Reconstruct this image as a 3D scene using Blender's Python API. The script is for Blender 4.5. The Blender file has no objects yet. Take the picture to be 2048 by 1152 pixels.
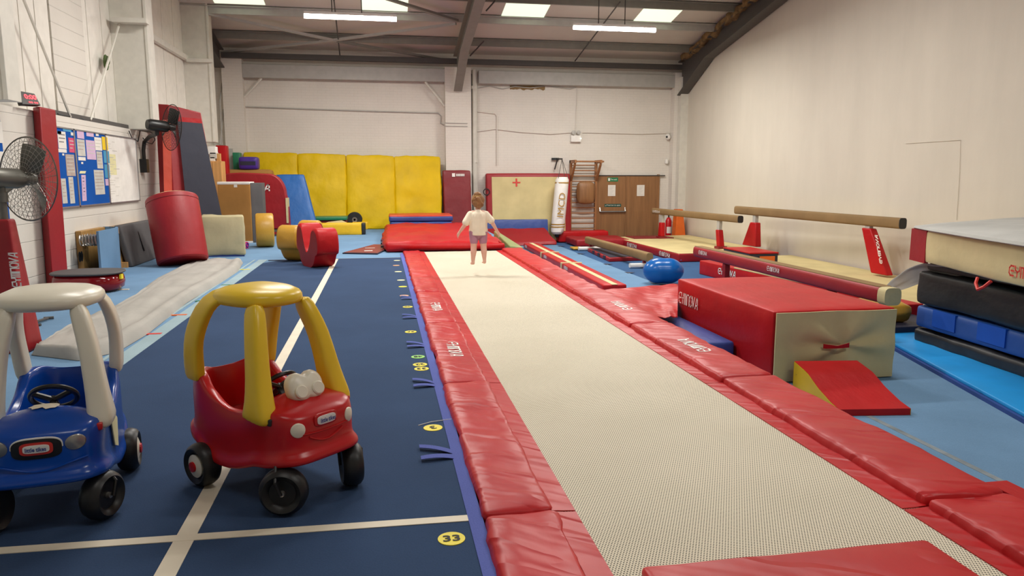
import bpy, bmesh, math, random
from mathutils import Vector, Matrix, noise
random.seed(4)
C = bpy.context.scene.collection
# ------------------------------------------------------------------ camera model (2048 x 1152)
F = 1480.0; PSI = math.radians(9.97); PIT = math.radians(8.53); CZ = 1.95
cp, sp, cs, ss = math.cos(PIT), math.sin(PIT), math.cos(PSI), math.sin(PSI)
def ray(px, py):
    a = (px - 1024) / F; b = (576 - py) / F
    h = cp + b * sp; v = b * cp - sp
    return Vector((a * cs + h * ss, h * cs - a * ss, v))
EYE = Vector((0, 0, CZ))
def PZ(px, py, z):
    d = ray(px, py); return EYE + d * ((z - CZ) / d.z)
def PY(px, py, y):
    d = ray(px, py); return EYE + d * (y / d.y)
def PX(px, py, x):
    d = ray(px, py); return EYE + d * (x / d.x)
def PD(px, py, t): return EYE + ray(px, py) * t
def V(*a): return Vector(a)
PI = math.pi
FZ = 0.48                                     # top of the raised floor on the left
XL, XR, YB, YF = -4.4, 9.3, 22.4, -3.0

# ------------------------------------------------------------------ materials
def lin(c):
    c = c / 255.0
    return c / 12.92 if c <= 0.04045 else ((c + 0.055) / 1.055) ** 2.4
def col(r, g, b, k=1.0): return (min(1, lin(r) * k), min(1, lin(g) * k), min(1, lin(b) * k), 1)
class NT:
    def __init__(s, name):
        s.m = bpy.data.materials.new(name); s.m.use_nodes = True
        s.t = s.m.node_tree; s.n = s.t.nodes; s.p = s.n['Principled BSDF']
        s.tc = s.n.new('ShaderNodeTexCoord')
    def link(s, a, b): s.t.links.new(a, b)
    def noise(s, scale, detail=3, rough=.55, stretch=None, coord='Object'):
        x = s.n.new('ShaderNodeTexNoise'); x.inputs['Scale'].default_value = scale
        x.inputs['Detail'].default_value = detail; x.inputs['Roughness'].default_value = rough
        if stretch:
            mp = s.n.new('ShaderNodeMapping'); mp.inputs['Scale'].default_value = stretch
            s.link(s.tc.outputs[coord], mp.inputs[0]); s.link(mp.outputs[0], x.inputs['Vector'])
        else: s.link(s.tc.outputs[coord], x.inputs['Vector'])
        return x.outputs['Fac']
    def ramp(s, fac, stops):
        r = s.n.new('ShaderNodeValToRGB'); e = r.color_ramp.elements
        while len(e) < len(stops): e.new(0.5)
        for el, (p, c) in zip(e, stops): el.position = p; el.color = c
        s.link(fac, r.inputs[0]); return r.outputs[0]
    def math(s, op, a, b=None):
        m = s.n.new('ShaderNodeMath'); m.operation = op
        for i, v in enumerate((a, b)):
            if v is None: continue
            if isinstance(v, (int, float)): m.inputs[i].default_value = v
            else: s.link(v, m.inputs[i])
        return m.outputs[0]
    def bump(s, h, strength=.3, dist=.02, prev=None):
        b = s.n.new('ShaderNodeBump'); b.inputs['Strength'].default_value = strength
        b.inputs['Distance'].default_value = dist; s.link(h, b.inputs['Height'])
        if prev is not None: s.link(prev, b.inputs['Normal'])
        return b.outputs[0]
def plain(name, c, rough=.5, metal=0, var=.06):
    k = NT(name); k.p.inputs['Roughness'].default_value = rough; k.p.inputs['Metallic'].default_value = metal
    f = k.noise(6, 3)
    k.link(k.ramp(f, [(.3, tuple(x * (1 - var) for x in c[:3]) + (1,)), (.7, tuple(min(1, x * (1 + var)) for x in c[:3]) + (1,))]), k.p.inputs['Base Color'])
    return k.m
def vinyl(name, c, rough=.42, wr=.35, sc=5.0, spec=.5, crease=None):
    k = NT(name); k.p.inputs['Roughness'].default_value = rough
    k.p.inputs['Specular IOR Level'].default_value = spec
    f = k.noise(1.7, 4)
    d = tuple(x * .88 for x in c[:3]) + (1,); l = tuple(min(1, x * 1.1) for x in c[:3]) + (1,)
    k.link(k.ramp(f, [(.3, d), (.7, l)]), k.p.inputs['Base Color'])
    w = k.noise(sc, 4, .5, (1, .45, .8), 'Object')
    if crease is not None:                            # long sheen creases running across the cover
        m1 = k.n.new('ShaderNodeMapping'); m1.inputs['Rotation'].default_value = (0, 0, crease); k.link(k.tc.outputs['Object'], m1.inputs[0])
        m2 = k.n.new('ShaderNodeMapping'); m2.inputs['Scale'].default_value = (.8, 4.2, 2); k.link(m1.outputs[0], m2.inputs[0])
        x = k.n.new('ShaderNodeTexNoise'); x.inputs['Scale'].default_value = 1.0; x.inputs['Detail'].default_value = 2; k.link(m2.outputs[0], x.inputs['Vector'])
        w = k.math('ADD', k.math('MULTIPLY', w, .45), k.ramp(x.outputs['Fac'], [(.35, (0, 0, 0, 1)), (.5, (.75, .75, .75, 1)), (.56, (.15, .15, .15, 1)), (.75, (.5, .5, .5, 1))]))
    g = k.noise(260, 2)
    n = k.bump(w, wr, .04); n = k.bump(g, .06, .002, n)
    k.link(n, k.p.inputs['Normal']); return k.m
def carpet(name, c, rough=.95, var=.14):
    k = NT(name); k.p.inputs['Roughness'].default_value = rough; k.p.inputs['Specular IOR Level'].default_value = .15
    a = k.noise(1.1, 4, .6); b = k.noise(140, 2); f = k.math('ADD', k.math('MULTIPLY', a, .6), k.math('MULTIPLY', b, .4))
    d = tuple(x * (1 - var) for x in c[:3]) + (1,); l = tuple(min(1, x * (1 + var)) for x in c[:3]) + (1,)
    k.link(k.ramp(f, [(.33, d), (.67, l)]), k.p.inputs['Base Color'])
    k.link(k.bump(b, .35, .004), k.p.inputs['Normal']); return k.m
def plastic(name, c, rough=.3):
    k = NT(name); k.p.inputs['Roughness'].default_value = rough
    f = k.noise(4, 3); s = k.noise(90, 2)
    k.link(k.ramp(f, [(.3, tuple(x * .93 for x in c[:3]) + (1,)), (.7, c)]), k.p.inputs['Base Color'])
    k.link(k.bump(s, .04, .002), k.p.inputs['Normal']); return k.m
def wood(name, c, sc=3, stretch=(8, 8, .6), rough=.5):
    k = NT(name); k.p.inputs['Roughness'].default_value = rough
    f = k.noise(sc, 5, .6, stretch)
    k.link(k.ramp(f, [(.3, tuple(x * .72 for x in c[:3]) + (1,)), (.65, c)]), k.p.inputs['Base Color'])
    k.link(k.bump(f, .1, .004), k.p.inputs['Normal']); return k.m
def emit(name, c, strength):
    k = NT(name); f = k.noise(3, 2)
    k.link(k.ramp(f, [(.2, c), (.8, tuple(x * .97 for x in c[:3]) + (1,))]), k.p.inputs['Emission Color'])
    k.p.inputs['Base Color'].default_value = c
    k.p.inputs['Emission Strength'].default_value = strength; return k.m
def brickwall(name, c, rot, bstr=.5, stain=.1, mixf=.22):
    k = NT(name); k.p.inputs['Roughness'].default_value = .75
    mp = k.n.new('ShaderNodeMapping'); mp.inputs['Rotation'].default_value = rot
    k.link(k.tc.outputs['Object'], mp.inputs[0])
    br = k.n.new('ShaderNodeTexBrick'); k.link(mp.outputs[0], br.inputs['Vector'])
    br.inputs['Scale'].default_value = 1; br.inputs['Brick Width'].default_value = .225; br.inputs['Row Height'].default_value = .075
    br.inputs['Mortar Size'].default_value = .008; br.inputs['Mortar Smooth'].default_value = .6
    br.inputs['Color1'].default_value = (1, 1, 1, 1); br.inputs['Color2'].default_value = (.93, .93, .93, 1); br.inputs['Mortar'].default_value = (.45, .45, .45, 1)
    f = k.noise(.9, 5, .6)
    base = k.ramp(f, [(.25, tuple(x * (1 - stain) for x in c[:3]) + (1,)), (.7, c)])
    mx = k.n.new('ShaderNodeMix'); mx.data_type = 'RGBA'; mx.blend_type = 'MULTIPLY'; mx.inputs[0].default_value = mixf
    k.link(base, mx.inputs[6]); k.link(br.outputs['Color'], mx.inputs[7]); k.link(mx.outputs[2], k.p.inputs['Base Color'])
    bw = k.n.new('ShaderNodeRGBToBW'); k.link(br.outputs['Color'], bw.inputs[0])
    n = k.bump(bw.outputs[0], bstr, .012); n = k.bump(k.noise(25, 4), .2, .006, n)
    k.link(n, k.p.inputs['Normal']); return k.m
def plaster(name, c, stain=.12):
    k = NT(name); k.p.inputs['Roughness'].default_value = .7
    a = k.noise(.5, 5, .6); b = k.noise(1.2, 5, .65, (1.0, 1.6, .25))
    f = k.math('ADD', k.math('MULTIPLY', a, .5), k.math('MULTIPLY', b, .5))
    k.link(k.ramp(f, [(.3, tuple(x * (1 - stain) for x in c[:3]) + (1,)), (.65, c)]), k.p.inputs['Base Color'])
    k.link(k.bump(k.noise(30, 4), .12, .006), k.p.inputs['Normal']); return k.m
def webbing(name):
    k = NT(name); k.p.inputs['Roughness'].default_value = .7; k.p.inputs['Specular IOR Level'].default_value = .2
    sx = k.n.new('ShaderNodeSeparateXYZ'); k.link(k.tc.outputs['Object'], sx.inputs[0])
    P = .0125
    row = k.math('FLOOR', k.math('DIVIDE', sx.outputs[1], P))
    fy = k.math('ABSOLUTE', k.math('SUBTRACT', k.math('FRACT', k.math('DIVIDE', sx.outputs[1], P)), .5))
    off = k.math('MULTIPLY', k.math('FRACT', k.math('MULTIPLY', row, .5)), 1.0)
    fx = k.math('ABSOLUTE', k.math('SUBTRACT', k.math('FRACT', k.math('ADD', k.math('DIVIDE', sx.outputs[0], P), off)), .5))
    hole = k.math('MULTIPLY', k.math('LESS_THAN', fx, .25), k.math('LESS_THAN', fy, .225))
    f = k.noise(.8, 4)
    base = k.ramp(f, [(.3, col(218, 209, 186)), (.7, col(230, 221, 199))])
    mx = k.n.new('ShaderNodeMix'); mx.data_type = 'RGBA'
    k.link(hole, mx.inputs[0]); k.link(base, mx.inputs[6]); mx.inputs[7].default_value = col(38, 31, 22)
    k.link(mx.outputs[2], k.p.inputs['Base Color']); return k.m

M = dict(
    red=vinyl('red vinyl', col(178, 20, 26), .45, .35, 5, .25), red_pad=vinyl('red pad vinyl', col(186, 28, 33), .40, .32, 4.5, .35, math.radians(32)),
    red_dark=vinyl('deep red vinyl', col(150, 14, 26), .5, .25), crimson=vinyl('crimson vinyl', col(124, 26, 34), .45, .3),
    red_gloss=plastic('glossy red', col(130, 10, 22), .12), orange_red=vinyl('orange red vinyl', col(200, 70, 45), .4, .3),
    yellow=vinyl('yellow vinyl', col(212, 178, 4), .5, .5, 3.5, .22), mustard=vinyl('mustard vinyl', col(196, 150, 52), .4, .35),
    gold=vinyl('bright yellow vinyl', col(232, 186, 30), .4, .3), green=vinyl('green vinyl', col(30, 120, 85)),
    moss=vinyl('moss canvas', col(140, 150, 95)), blue=vinyl('blue vinyl', col(18, 92, 165), .45, .3),
    blue_edge=vinyl('blue mat edge', col(45, 70, 140)), navy=vinyl('navy vinyl', col(38, 40, 58), .55, .12), purple=vinyl('purple vinyl', col(72, 42, 140), .4, .2),
    cream=vinyl('cream canvas', col(208, 196, 150), .75, .35, 4, .25), tan=vinyl('tan suede', col(206, 190, 140), .8, .12, 4, .2),
    beige=vinyl('beige canvas', col(188, 178, 142), .8, .3, 4, .2), brown=vinyl('brown suede', col(168, 122, 66), .8, .15, 5, .2),
    hide=vinyl('brown suede beam cover', col(138, 112, 76), .75, .05, 3, .25), grey=vinyl('grey fabric', col(176, 176, 172), .7, .2, 4, .3),
    greydk=vinyl('dark grey fabric', col(86, 84, 84), .75, .2), canvas=vinyl('pale canvas cloth', col(172, 169, 162), .75, .5, 3, .25),
    black=vinyl('black vinyl', col(34, 35, 36), .5, .6, 3.5), blackp=plastic('black plastic', col(22, 22, 22), .38), rubber=plastic('black rubber', col(24, 24, 24), .42),
    bluemat=vinyl('blue mesh', col(40, 84, 158), .6, .2), blue_bright=vinyl('bright blue panel', col(10, 82, 180), .6, .1),
    cyan=vinyl('cyan vinyl', col(24, 152, 226), .5, .12, 2), ball=plastic('blue ball rubber', col(10, 96, 175), .22),
    floor=carpet('pale blue carpet', col(112, 146, 178)), runner=carpet('mid blue carpet', col(106, 140, 172)),
    darkblue=carpet('dark blue carpet', col(58, 90, 130)), navy_c=carpet('navy carpet', col(52, 72, 103)), concrete=carpet('worn floor', col(92, 112, 140)),
    lightstrip=carpet('pale strip', col(152, 174, 182)), tape=plain('cream tape', col(224, 214, 192), .6), greytape=plain('worn grey tape', col(122, 132, 138), .8, 0, .3),
    velcro=carpet('violet hook strip', col(92, 104, 172)), bed=webbing('white webbing'),
    wall=brickwall('painted brick back', col(226, 220, 210), (PI / 2, 0, 0), .25, .1, .11), wall_l=brickwall('painted brick left', col(220, 215, 205), (PI / 2, 0, PI / 2), .7),
    plaster=plaster('plaster right', col(216, 209, 194)), board=plain('white painted board', col(224, 220, 210), .6, 0, .05), steelw=plain('white painted steel', col(214, 211, 200), .5),
    steelg=plain('pale grey steel', col(176, 174, 168), .5), steel=plain('grey painted steel', col(128, 126, 118), .55), steeld=plain('dark grey steel', col(78, 75, 72), .55),
    roof=plaster('roof lining', col(204, 197, 187), .1), wool=plain('mineral wool', col(122, 98, 62), .9, 0, .5),
    yplast=plastic('yellow plastic', col(240, 202, 46), .3), rplast=plastic('red plastic', col(190, 22, 26), .28), wplast=plastic('cream white plastic', col(232, 226, 206), .32),
    bplast=plastic('blue plastic', col(12, 72, 168), .22), white=plain('white', col(236, 234, 228), .5), paper=plain('paper', col(226, 222, 214), .7, 0, .03),
    pinkp=plain('pink paper', col(206, 72, 110), .7), lilac=plain('lilac paper', col(205, 175, 205), .7), yellowp=plain('yellow paper', col(232, 196, 30), .7), aqua=plain('aqua paper', col(70, 150, 190), .7),
    brownp=plain('dull printed paper', col(178, 160, 150), .7, 0, .15), greyp=plain('printed paper', col(196, 194, 186), .7, 0, .1), ink=plain('ink', col(96, 92, 96), .8), inkblue=plain('blue ink', col(40, 60, 130), .6),
    feltblue=carpet('blue felt', col(20, 82, 165)), alu=plain('aluminium', col(178, 178, 180), .35, .7), chrome=plain('bare metal', col(168, 164, 158), .3, .8),
    fangrey=plain('grey fan metal', col(110, 108, 100), .4, .4), wire=plain('fan wire', col(150, 146, 138), .35, .5), wired=plain('dark fan wire', col(60, 58, 56), .45, .3),
    oak=wood('pale wood', col(214, 160, 96)), barwood=wood('bar wood', col(166, 112, 68)), ply=wood('plywood', col(176, 134, 74), 2), door=wood('brown door', col(150, 106, 66), 2, (6, 6, .5)),
    signgreen=plain('sign green', col(16, 120, 74), .5), signdk=plain('dark sign green', col(6, 74, 62), .5), exting=plastic('red enamel', col(190, 14, 28), .25), orange=vinyl('orange vinyl', col(222, 104, 34)),
    marker=plain('yellow marker', col(238, 220, 40), .5), markero=plain('orange marker', col(226, 160, 110), .5), markerg=plain('green marker', col(140, 210, 90), .5), markerp=plain('pale marker', col(228, 224, 176), .5),
    skin=plain('skin', col(226, 178, 158), .55, 0, .05), shirt=plain('cream cotton', col(240, 228, 204), .85), legging=plain('dusky pink cotton', col(176, 128, 148), .8), hair=plain('fair brown hair', col(142, 100, 60), .6, 0, .35),
    light=emit('lit tube', (1, .95, .86, 1), 14), sky=emit('daylight sheet', (.80, .92, .70, 1), 1.0), digit=emit('red digits', (1, .06, .08, 1), 2.2), led=emit('small led', (.8, 1, .8, 1), 3),
    pinkf=vinyl('pink foam', col(226, 40, 120)), goldink=plain('gold print', col(168, 128, 48), .5), vermilion=plain('vermilion', col(206, 50, 40), .5), copper=plain('reddish stain', col(150, 60, 44), .7),
    leaf=plain('ivy green', col(70, 92, 40), .7), redline=plain('red line', col(180, 40, 44), .6), blackt=plain('black tape', col(26, 26, 30), .7))

# ------------------------------------------------------------------ mesh building
WM = {}
LS = [None]                                     # local scale of the thing being built
class MB:
    """collects shapes in world (or given local) coordinates, then links ONE mesh object"""
    def __init__(s): s.b = bmesh.new()
    def hexa(s, c):
        v = [s.b.verts.new(p) for p in c]
        for f in ((0, 3, 2, 1), (4, 5, 6, 7), (0, 1, 5, 4), (1, 2, 6, 5), (2, 3, 7, 6), (3, 0, 4, 7)): s.b.faces.new([v[i] for i in f])
        return s
    def box(s, x0, x1, y0, y1, z0, z1): return s.hexa(bx(x0, x1, y0, y1, z0, z1))
    def poly(s, pts): s.b.faces.new([s.b.verts.new(p) for p in pts]); return s
    def prism(s, pts, ext):
        ext = Vector(ext); a = [s.b.verts.new(p) for p in pts]; b = [s.b.verts.new(Vector(p) + ext) for p in pts]
        n = len(pts); s.b.faces.new(a[::-1]); s.b.faces.new(b)
        for i in range(n): s.b.faces.new([a[i], a[(i + 1) % n], b[(i + 1) % n], b[i]])
        return s
    def rings(s, rings, close=True, cap=True):
        R = [[s.b.verts.new(p) for p in r] for r in rings]; n = len(R[0])
        for a, b in zip(R, R[1:]):
            for i in range(n if close else n - 1):
                j = (i + 1) % n; s.b.faces.new([a[i], a[j], b[j], b[i]])
        if cap and close:
            s.b.faces.new(R[0][::-1]); s.b.faces.new(R[-1])
        return s
    def tube(s, path, r, n=8, cap=True):
        path = [Vector(p) for p in path]; rs = r if isinstance(r, (list, tuple)) else [r] * len(path)
        rings = []; up = None
        for i, p in enumerate(path):
            t = (path[min(i + 1, len(path) - 1)] - path[max(i - 1, 0)]).normalized()
            if up is None: up = t.orthogonal().normalized()
            else: up = (up - t * up.dot(t)).normalized()
            w = t.cross(up)
            rings.append([p + (up * math.cos(2 * PI * k / n) + w * math.sin(2 * PI * k / n)) * rs[i] for k in range(n)])
        return s.rings(rings, True, cap)
    def loop(s, c, ax, r, t, n=48, m=6, a0=0):
        """thin ring (torus) of radius r about axis ax"""
        ax = Vector(ax).normalized(); u = ax.orthogonal().normalized(); w = ax.cross(u); c = Vector(c); R = []
        for i in range(n):
            a = 2 * PI * i / n; d = u * math.cos(a) + w * math.sin(a)
            R.append([s.b.verts.new(c + d * (r + t * math.cos(2 * PI * k / m)) + ax * t * math.sin(2 * PI * k / m)) for k in range(m)])
        for i in range(n):
            a, b = R[i], R[(i + 1) % n]
            for k in range(m): s.b.faces.new([a[k], a[(k + 1) % m], b[(k + 1) % m], b[k]])
        return s
    def lathe(s, prof, c, ax=(0, 0, 1), n=32, u=None):
        """prof: list of (radius, height along axis)"""
        ax = Vector(ax).normalized(); u = Vector(u) if u else ax.orthogonal().normalized(); w = ax.cross(u); c = Vector(c)
        return s.rings([[c + ax * h + (u * math.cos(2 * PI * k / n) + w * math.sin(2 * PI * k / n)) * max(r, 1e-4) for k in range(n)] for r, h in prof])
    def cushion(s, c8, r=.03, n=(8, 8, 2), puff=0, amp=0, fr=3.0, seed=0):
        """soft rounded box through 8 corners (4 bottom, 4 top)"""
        c8 = [Vector(p) for p in c8]
        L = [(c8[1] - c8[0]).length, (c8[3] - c8[0]).length, (c8[4] - c8[0]).length]
        r = min(r, .45 * min(L)); ax = []
        for l, k in zip(L, n):
            e = r / l; ax.append([0, e * .3, e] + [e + (1 - 2 * e) * i / (k + 1) for i in range(1, k + 1)] + [1 - e, 1 - e * .3, 1])
        def tri(u, v, w):
            a = c8[0] * (1 - u) * (1 - v) + c8[1] * u * (1 - v) + c8[2] * u * v + c8[3] * (1 - u) * v
            b = c8[4] * (1 - u) * (1 - v) + c8[5] * u * (1 - v) + c8[6] * u * v + c8[7] * (1 - u) * v
            return a * (1 - w) + b * w
        cache = {}
        cen = tri(.5, .5, .5)
        def vert(i, j, k):
            key = (i, j, k)
            if key in cache: return cache[key]
            q = [ax[0][i], ax[1][j], ax[2][k]]; m = [a * l for a, l in zip(q, L)]
            inn = [min(max(a, r), l - r) for a, l in zip(m, L)]
            d = Vector([a - b for a, b in zip(m, inn)])
            if d.length > 1e-9: d = d.normalized() * r
            pq = [(a + b) / l for a, b, l in zip(inn, d, L)]
            p = tri(*pq)
            if puff or amp:
                u, v, w = pq
                nd = (tri(pq[0] + d.x * .01, pq[1] + d.y * .01, pq[2] + d.z * .01) - p)
                nd = nd.normalized() if nd.length > 1e-9 else V(0, 0, 0)
                k2 = 16 * (u * (1 - u) * v * (1 - v)) if abs(d.z) > .5 * r else (4 * u * (1 - u) if abs(d.y) > .5 * r else 4 * v * (1 - v)) * 4 * w * (1 - w)
                p = p + nd * (puff * max(0, k2) ** .6)
                if amp: p = p + nd * amp * noise.noise(p * fr + V(seed * 7.3, seed, -seed)) + nd * amp * .5 * noise.noise(p * fr * 2.7 + V(seed, 3, 1))
            cache[key] = s.b.verts.new(p); return cache[key]
        N = [len(a) - 1 for a in ax]
        for i in range(N[0]):
            for j in range(N[1]):
                for k in (0, N[2]): s.b.faces.new([vert(i, j, k), vert(i + 1, j, k), vert(i + 1, j + 1, k), vert(i, j + 1, k)])
        for i in range(N[0]):
            for k in range(N[2]):
                for j in (0, N[1]): s.b.faces.new([vert(i, j, k), vert(i + 1, j, k), vert(i + 1, j, k + 1), vert(i, j, k + 1)])
        for j in range(N[1]):
            for k in range(N[2]):
                for i in (0, N[0]): s.b.faces.new([vert(i, j, k), vert(i, j + 1, k), vert(i, j + 1, k + 1), vert(i, j, k + 1)])
        return s
    def grid(s, fn, nu, nv, thick=None):
        g = [[s.b.verts.new(fn(i / nu, j / nv)) for j in range(nv + 1)] for i in range(nu + 1)]
        for i in range(nu):
            for j in range(nv): s.b.faces.new([g[i][j], g[i + 1][j], g[i + 1][j + 1], g[i][j + 1]])
        if thick is not None:
            t = Vector(thick); h = [[s.b.verts.new(fn(i / nu, j / nv) + t) for j in range(nv + 1)] for i in range(nu + 1)]
            for i in range(nu):
                for j in range(nv): s.b.faces.new([h[i][j], h[i][j + 1], h[i + 1][j + 1], h[i + 1][j]])
            for i in range(nu):
                for j in (0, nv): s.b.faces.new([g[i][j], g[i + 1][j], h[i + 1][j], h[i][j]])
            for j in range(nv):
                for i in (0, nu): s.b.faces.new([g[i][j], g[i][j + 1], h[i][j + 1], h[i][j]])
        return s
    def ball(s, c, r, sub=3, sc=(1, 1, 1), rot=None):
        mat = Matrix.Translation(c) @ (rot.to_4x4() if rot else Matrix.Identity(4)) @ Matrix.Diagonal((r * sc[0], r * sc[1], r * sc[2], 1))
        bmesh.ops.create_icosphere(s.b, subdivisions=sub, radius=1, matrix=mat); return s
    def capsule(s, p0, r0, p1, r1, sub=2):
        t = bmesh.new()
        for p, r in ((p0, r0), (p1, r1)): bmesh.ops.create_icosphere(t, subdivisions=sub, radius=r, matrix=Matrix.Translation(p))
        h = bmesh.ops.convex_hull(t, input=t.verts)
        me = bpy.data.meshes.new('tmp'); keep = set(t.verts)
        bmesh.ops.delete(t, geom=[x for x in h['geom_interior'] if isinstance(x, bmesh.types.BMVert)], context='VERTS')
        t.to_mesh(me); s.b.from_mesh(me); bpy.data.meshes.remove(me); t.free(); return s
    def build(s, name, mat, parent=None, bevel=0, seg=2, sharp=35, local=False, sub=0, smooth=True):
        b = s.b
        bmesh.ops.recalc_face_normals(b, faces=b.faces)
        me = bpy.data.meshes.new(name); o = bpy.data.objects.new(name, me); C.objects.link(o)
        if parent is not None:
            o.parent = parent; W = WM[parent.name]; WM[o.name] = W
            if not local: bmesh.ops.transform(b, matrix=W.inverted(), verts=b.verts)
            elif LS[0]: bmesh.ops.scale(b, vec=LS[0], verts=b.verts)
        else:
            vs = [v.co for v in b.verts]
            c = V((min(v.x for v in vs) + max(v.x for v in vs)) / 2, (min(v.y for v in vs) + max(v.y for v in vs)) / 2, min(v.z for v in vs))
            bmesh.ops.translate(b, vec=-c, verts=b.verts); o.location = c; WM[o.name] = Matrix.Translation(c)
        b.to_mesh(me); b.free()
        if mat is not None: me.materials.append(M[mat] if isinstance(mat, str) else mat)
        if smooth:
            for p in me.polygons: p.use_smooth = True
            me.set_sharp_from_angle(angle=math.radians(sharp))
        if bevel:
            md = o.modifiers.new('bevel', 'BEVEL'); md.width = bevel; md.segments = seg; md.limit_method = 'ANGLE'; md.angle_limit = math.radians(30)
        if sub:
            md = o.modifiers.new('sub', 'SUBSURF'); md.levels = sub; md.render_levels = sub
        return o
def bx(x0, x1, y0, y1, z0, z1):
    return [V(x0, y0, z0), V(x1, y0, z0), V(x1, y1, z0), V(x0, y1, z0), V(x0, y0, z1), V(x1, y0, z1), V(x1, y1, z1), V(x0, y1, z1)]
def obx(p0, p1, w, z0, z1, side=0):
    """box along p0->p1 (plan), width w to the left (side=1), right (-1) or centred"""
    p0 = V(p0[0], p0[1], 0); p1 = V(p1[0], p1[1], 0); d = (p1 - p0).normalized(); n = V(-d.y, d.x, 0)
    a, b = {0: (-w / 2, w / 2), 1: (0, w), -1: (-w, 0)}[side]
    q = [p0 + n * a, p1 + n * a, p1 + n * b, p0 + n * b]
    return [x + V(0, 0, z0) for x in q] + [x + V(0, 0, z1) for x in q]
def tag(o, label=None, cat=None, group=None, kind=None):
    if label: o['label'] = label
    if cat: o['category'] = cat
    if group: o['group'] = group
    if kind: o['kind'] = kind
    return o
def thing(name, label, cat, loc=(0, 0, 0), rotz=0, group=None):
    o = bpy.data.objects.new(name, None); C.objects.link(o); o.empty_display_size = .1
    o.location = loc; o.rotation_euler = (0, 0, rotz); tag(o, label, cat, group)
    WM[o.name] = Matrix.Translation(loc) @ Matrix.Rotation(rotz, 4, 'Z'); return o
def struct(name, mb, mat, **k): return tag(mb.build(name, mat, **k), kind='structure')
def solo(name, mb, mat, label, cat, group=None, **k): return tag(mb.build(name, mat, **k), label, cat, group)
# lettering -----------------------------------------------------------------------------------
GLY = {'G': [[(.95, 1), (.3, 1), (0, .75), (0, .25), (.3, 0), (.95, 0)], [(.4, .5), (.95, .5)]],
       'Y': [[(0, 1), (.05, .65), (.48, .45), (.95, .65), (.95, 1)], [(.48, .45), (.48, 0)]],
       'M': [[(0, 0), (0, 1), (.95, 1), (.95, 0)], [(.48, 1), (.48, 0)]], 'N': [[(0, 0), (0, 1), (.95, 1), (.95, 0)]],
       'O': [[(.25, 0), (0, .3), (0, .7), (.25, 1), (.75, 1), (.98, .7), (.98, .3), (.75, 0), (.25, 0)]],
       'V': [[(0, 1), (.3, 0), (.95, 1)]], 'A': [[(-.05, 0), (.6, 1), (.95, 1), (.95, 0)], [(.35, .3), (.95, .3)]]}
def logo(word, p, right, up, mat, parent, name='lettering', t=.105, lift=.0015):
    """block lettering inside the parallelogram p, right, up"""
    p, right, up = Vector(p), Vector(right), Vector(up); n = right.cross(up).normalized(); mb = MB(); L = len(word)
    W = right.length / L * .8; H = up.length; e1 = right.normalized(); e2 = up.normalized()
    th = min(t * H, W * t * 1.25)
    for i, ch in enumerate(word):
        for pl in GLY[ch]:
            q = [p + right * ((i + .1) / L) + e1 * (a * W) + up * (.08 + .84 * b) + n * lift for a, b in pl]
            for a, b in zip(q, q[1:]):
                d = (b - a).normalized(); s2 = n.cross(d) * th; a2 = a - d * th; b2 = b + d * th
                mb.poly([a2 - s2, b2 - s2, b2 + s2, a2 + s2])
    return mb.build(name, mat, parent, smooth=False)
def text(body, p, right, up, mat, parent, name='lettering', bold=0.0, lift=.0015, local=False):
    cu = bpy.data.curves.new('t', 'FONT'); cu.body = body; cu.offset = bold; cu.resolution_u = 3
    o = bpy.data.objects.new('t', cu); C.objects.link(o); bpy.context.view_layer.update()
    me = bpy.data.meshes.new_from_object(o.evaluated_get(bpy.context.evaluated_depsgraph_get()))
    bpy.data.objects.remove(o); bpy.data.curves.remove(cu)
    xs = [v.co.x for v in me.vertices]; ys = [v.co.y for v in me.vertices]
    x0, x1, y0, y1 = min(xs), max(xs), min(ys), max(ys); p, right, up = Vector(p), Vector(right), Vector(up); n = right.cross(up).normalized()
    for v in me.vertices: v.co = p + right * ((v.co.x - x0) / (x1 - x0)) + up * ((v.co.y - y0) / (y1 - y0)) + n * lift
    mb = MB(); mb.b.from_mesh(me); bpy.data.meshes.remove(me)
    return mb.build(name, mat, parent, smooth=False, local=local)
def remeshed(mb, name, mat, parent, voxel=.006, smooth=6, thin=0):
    o = mb.build(name, mat, parent)
    md = o.modifiers.new('r', 'REMESH'); md.mode = 'VOXEL'; md.voxel_size = voxel; md.use_smooth_shade = True
    sm = o.modifiers.new('s', 'SMOOTH'); sm.iterations = smooth; sm.factor = .5
    bpy.context.view_layer.update()
    me = bpy.data.meshes.new_from_object(o.evaluated_get(bpy.context.evaluated_depsgraph_get()))
    o.modifiers.clear(); old = o.data; o.data = me; me.name = name; bpy.data.meshes.remove(old)
    if not me.materials: me.materials.append(M[mat])
    for p in me.polygons: p.use_smooth = True
    return o
def drape(o, par, lift=.003):
    from mathutils.bvhtree import BVHTree
    pm = par.data; tree = BVHTree.FromPolygons([v.co.copy() for v in pm.vertices], [tuple(p.vertices) for p in pm.polygons])
    b = bmesh.new(); b.from_mesh(o.data); bmesh.ops.subdivide_edges(b, edges=b.edges[:], cuts=4, use_grid_fill=True)
    for v in b.verts:
        h = tree.ray_cast(Vector((v.co.x, v.co.y, v.co.z + .3)), Vector((0, 0, -1)))
        if h[0] is not None: v.co.z = h[0].z + lift
    b.to_mesh(o.data); b.free(); return o
def disc(c, r, n=28, ax='z'):
    c = Vector(c)
    return [c + (V(math.cos(2 * PI * i / n), math.sin(2 * PI * i / n), 0) if ax == 'z' else V(math.cos(2 * PI * i / n), 0, math.sin(2 * PI * i / n))) * r for i in range(n)]
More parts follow.
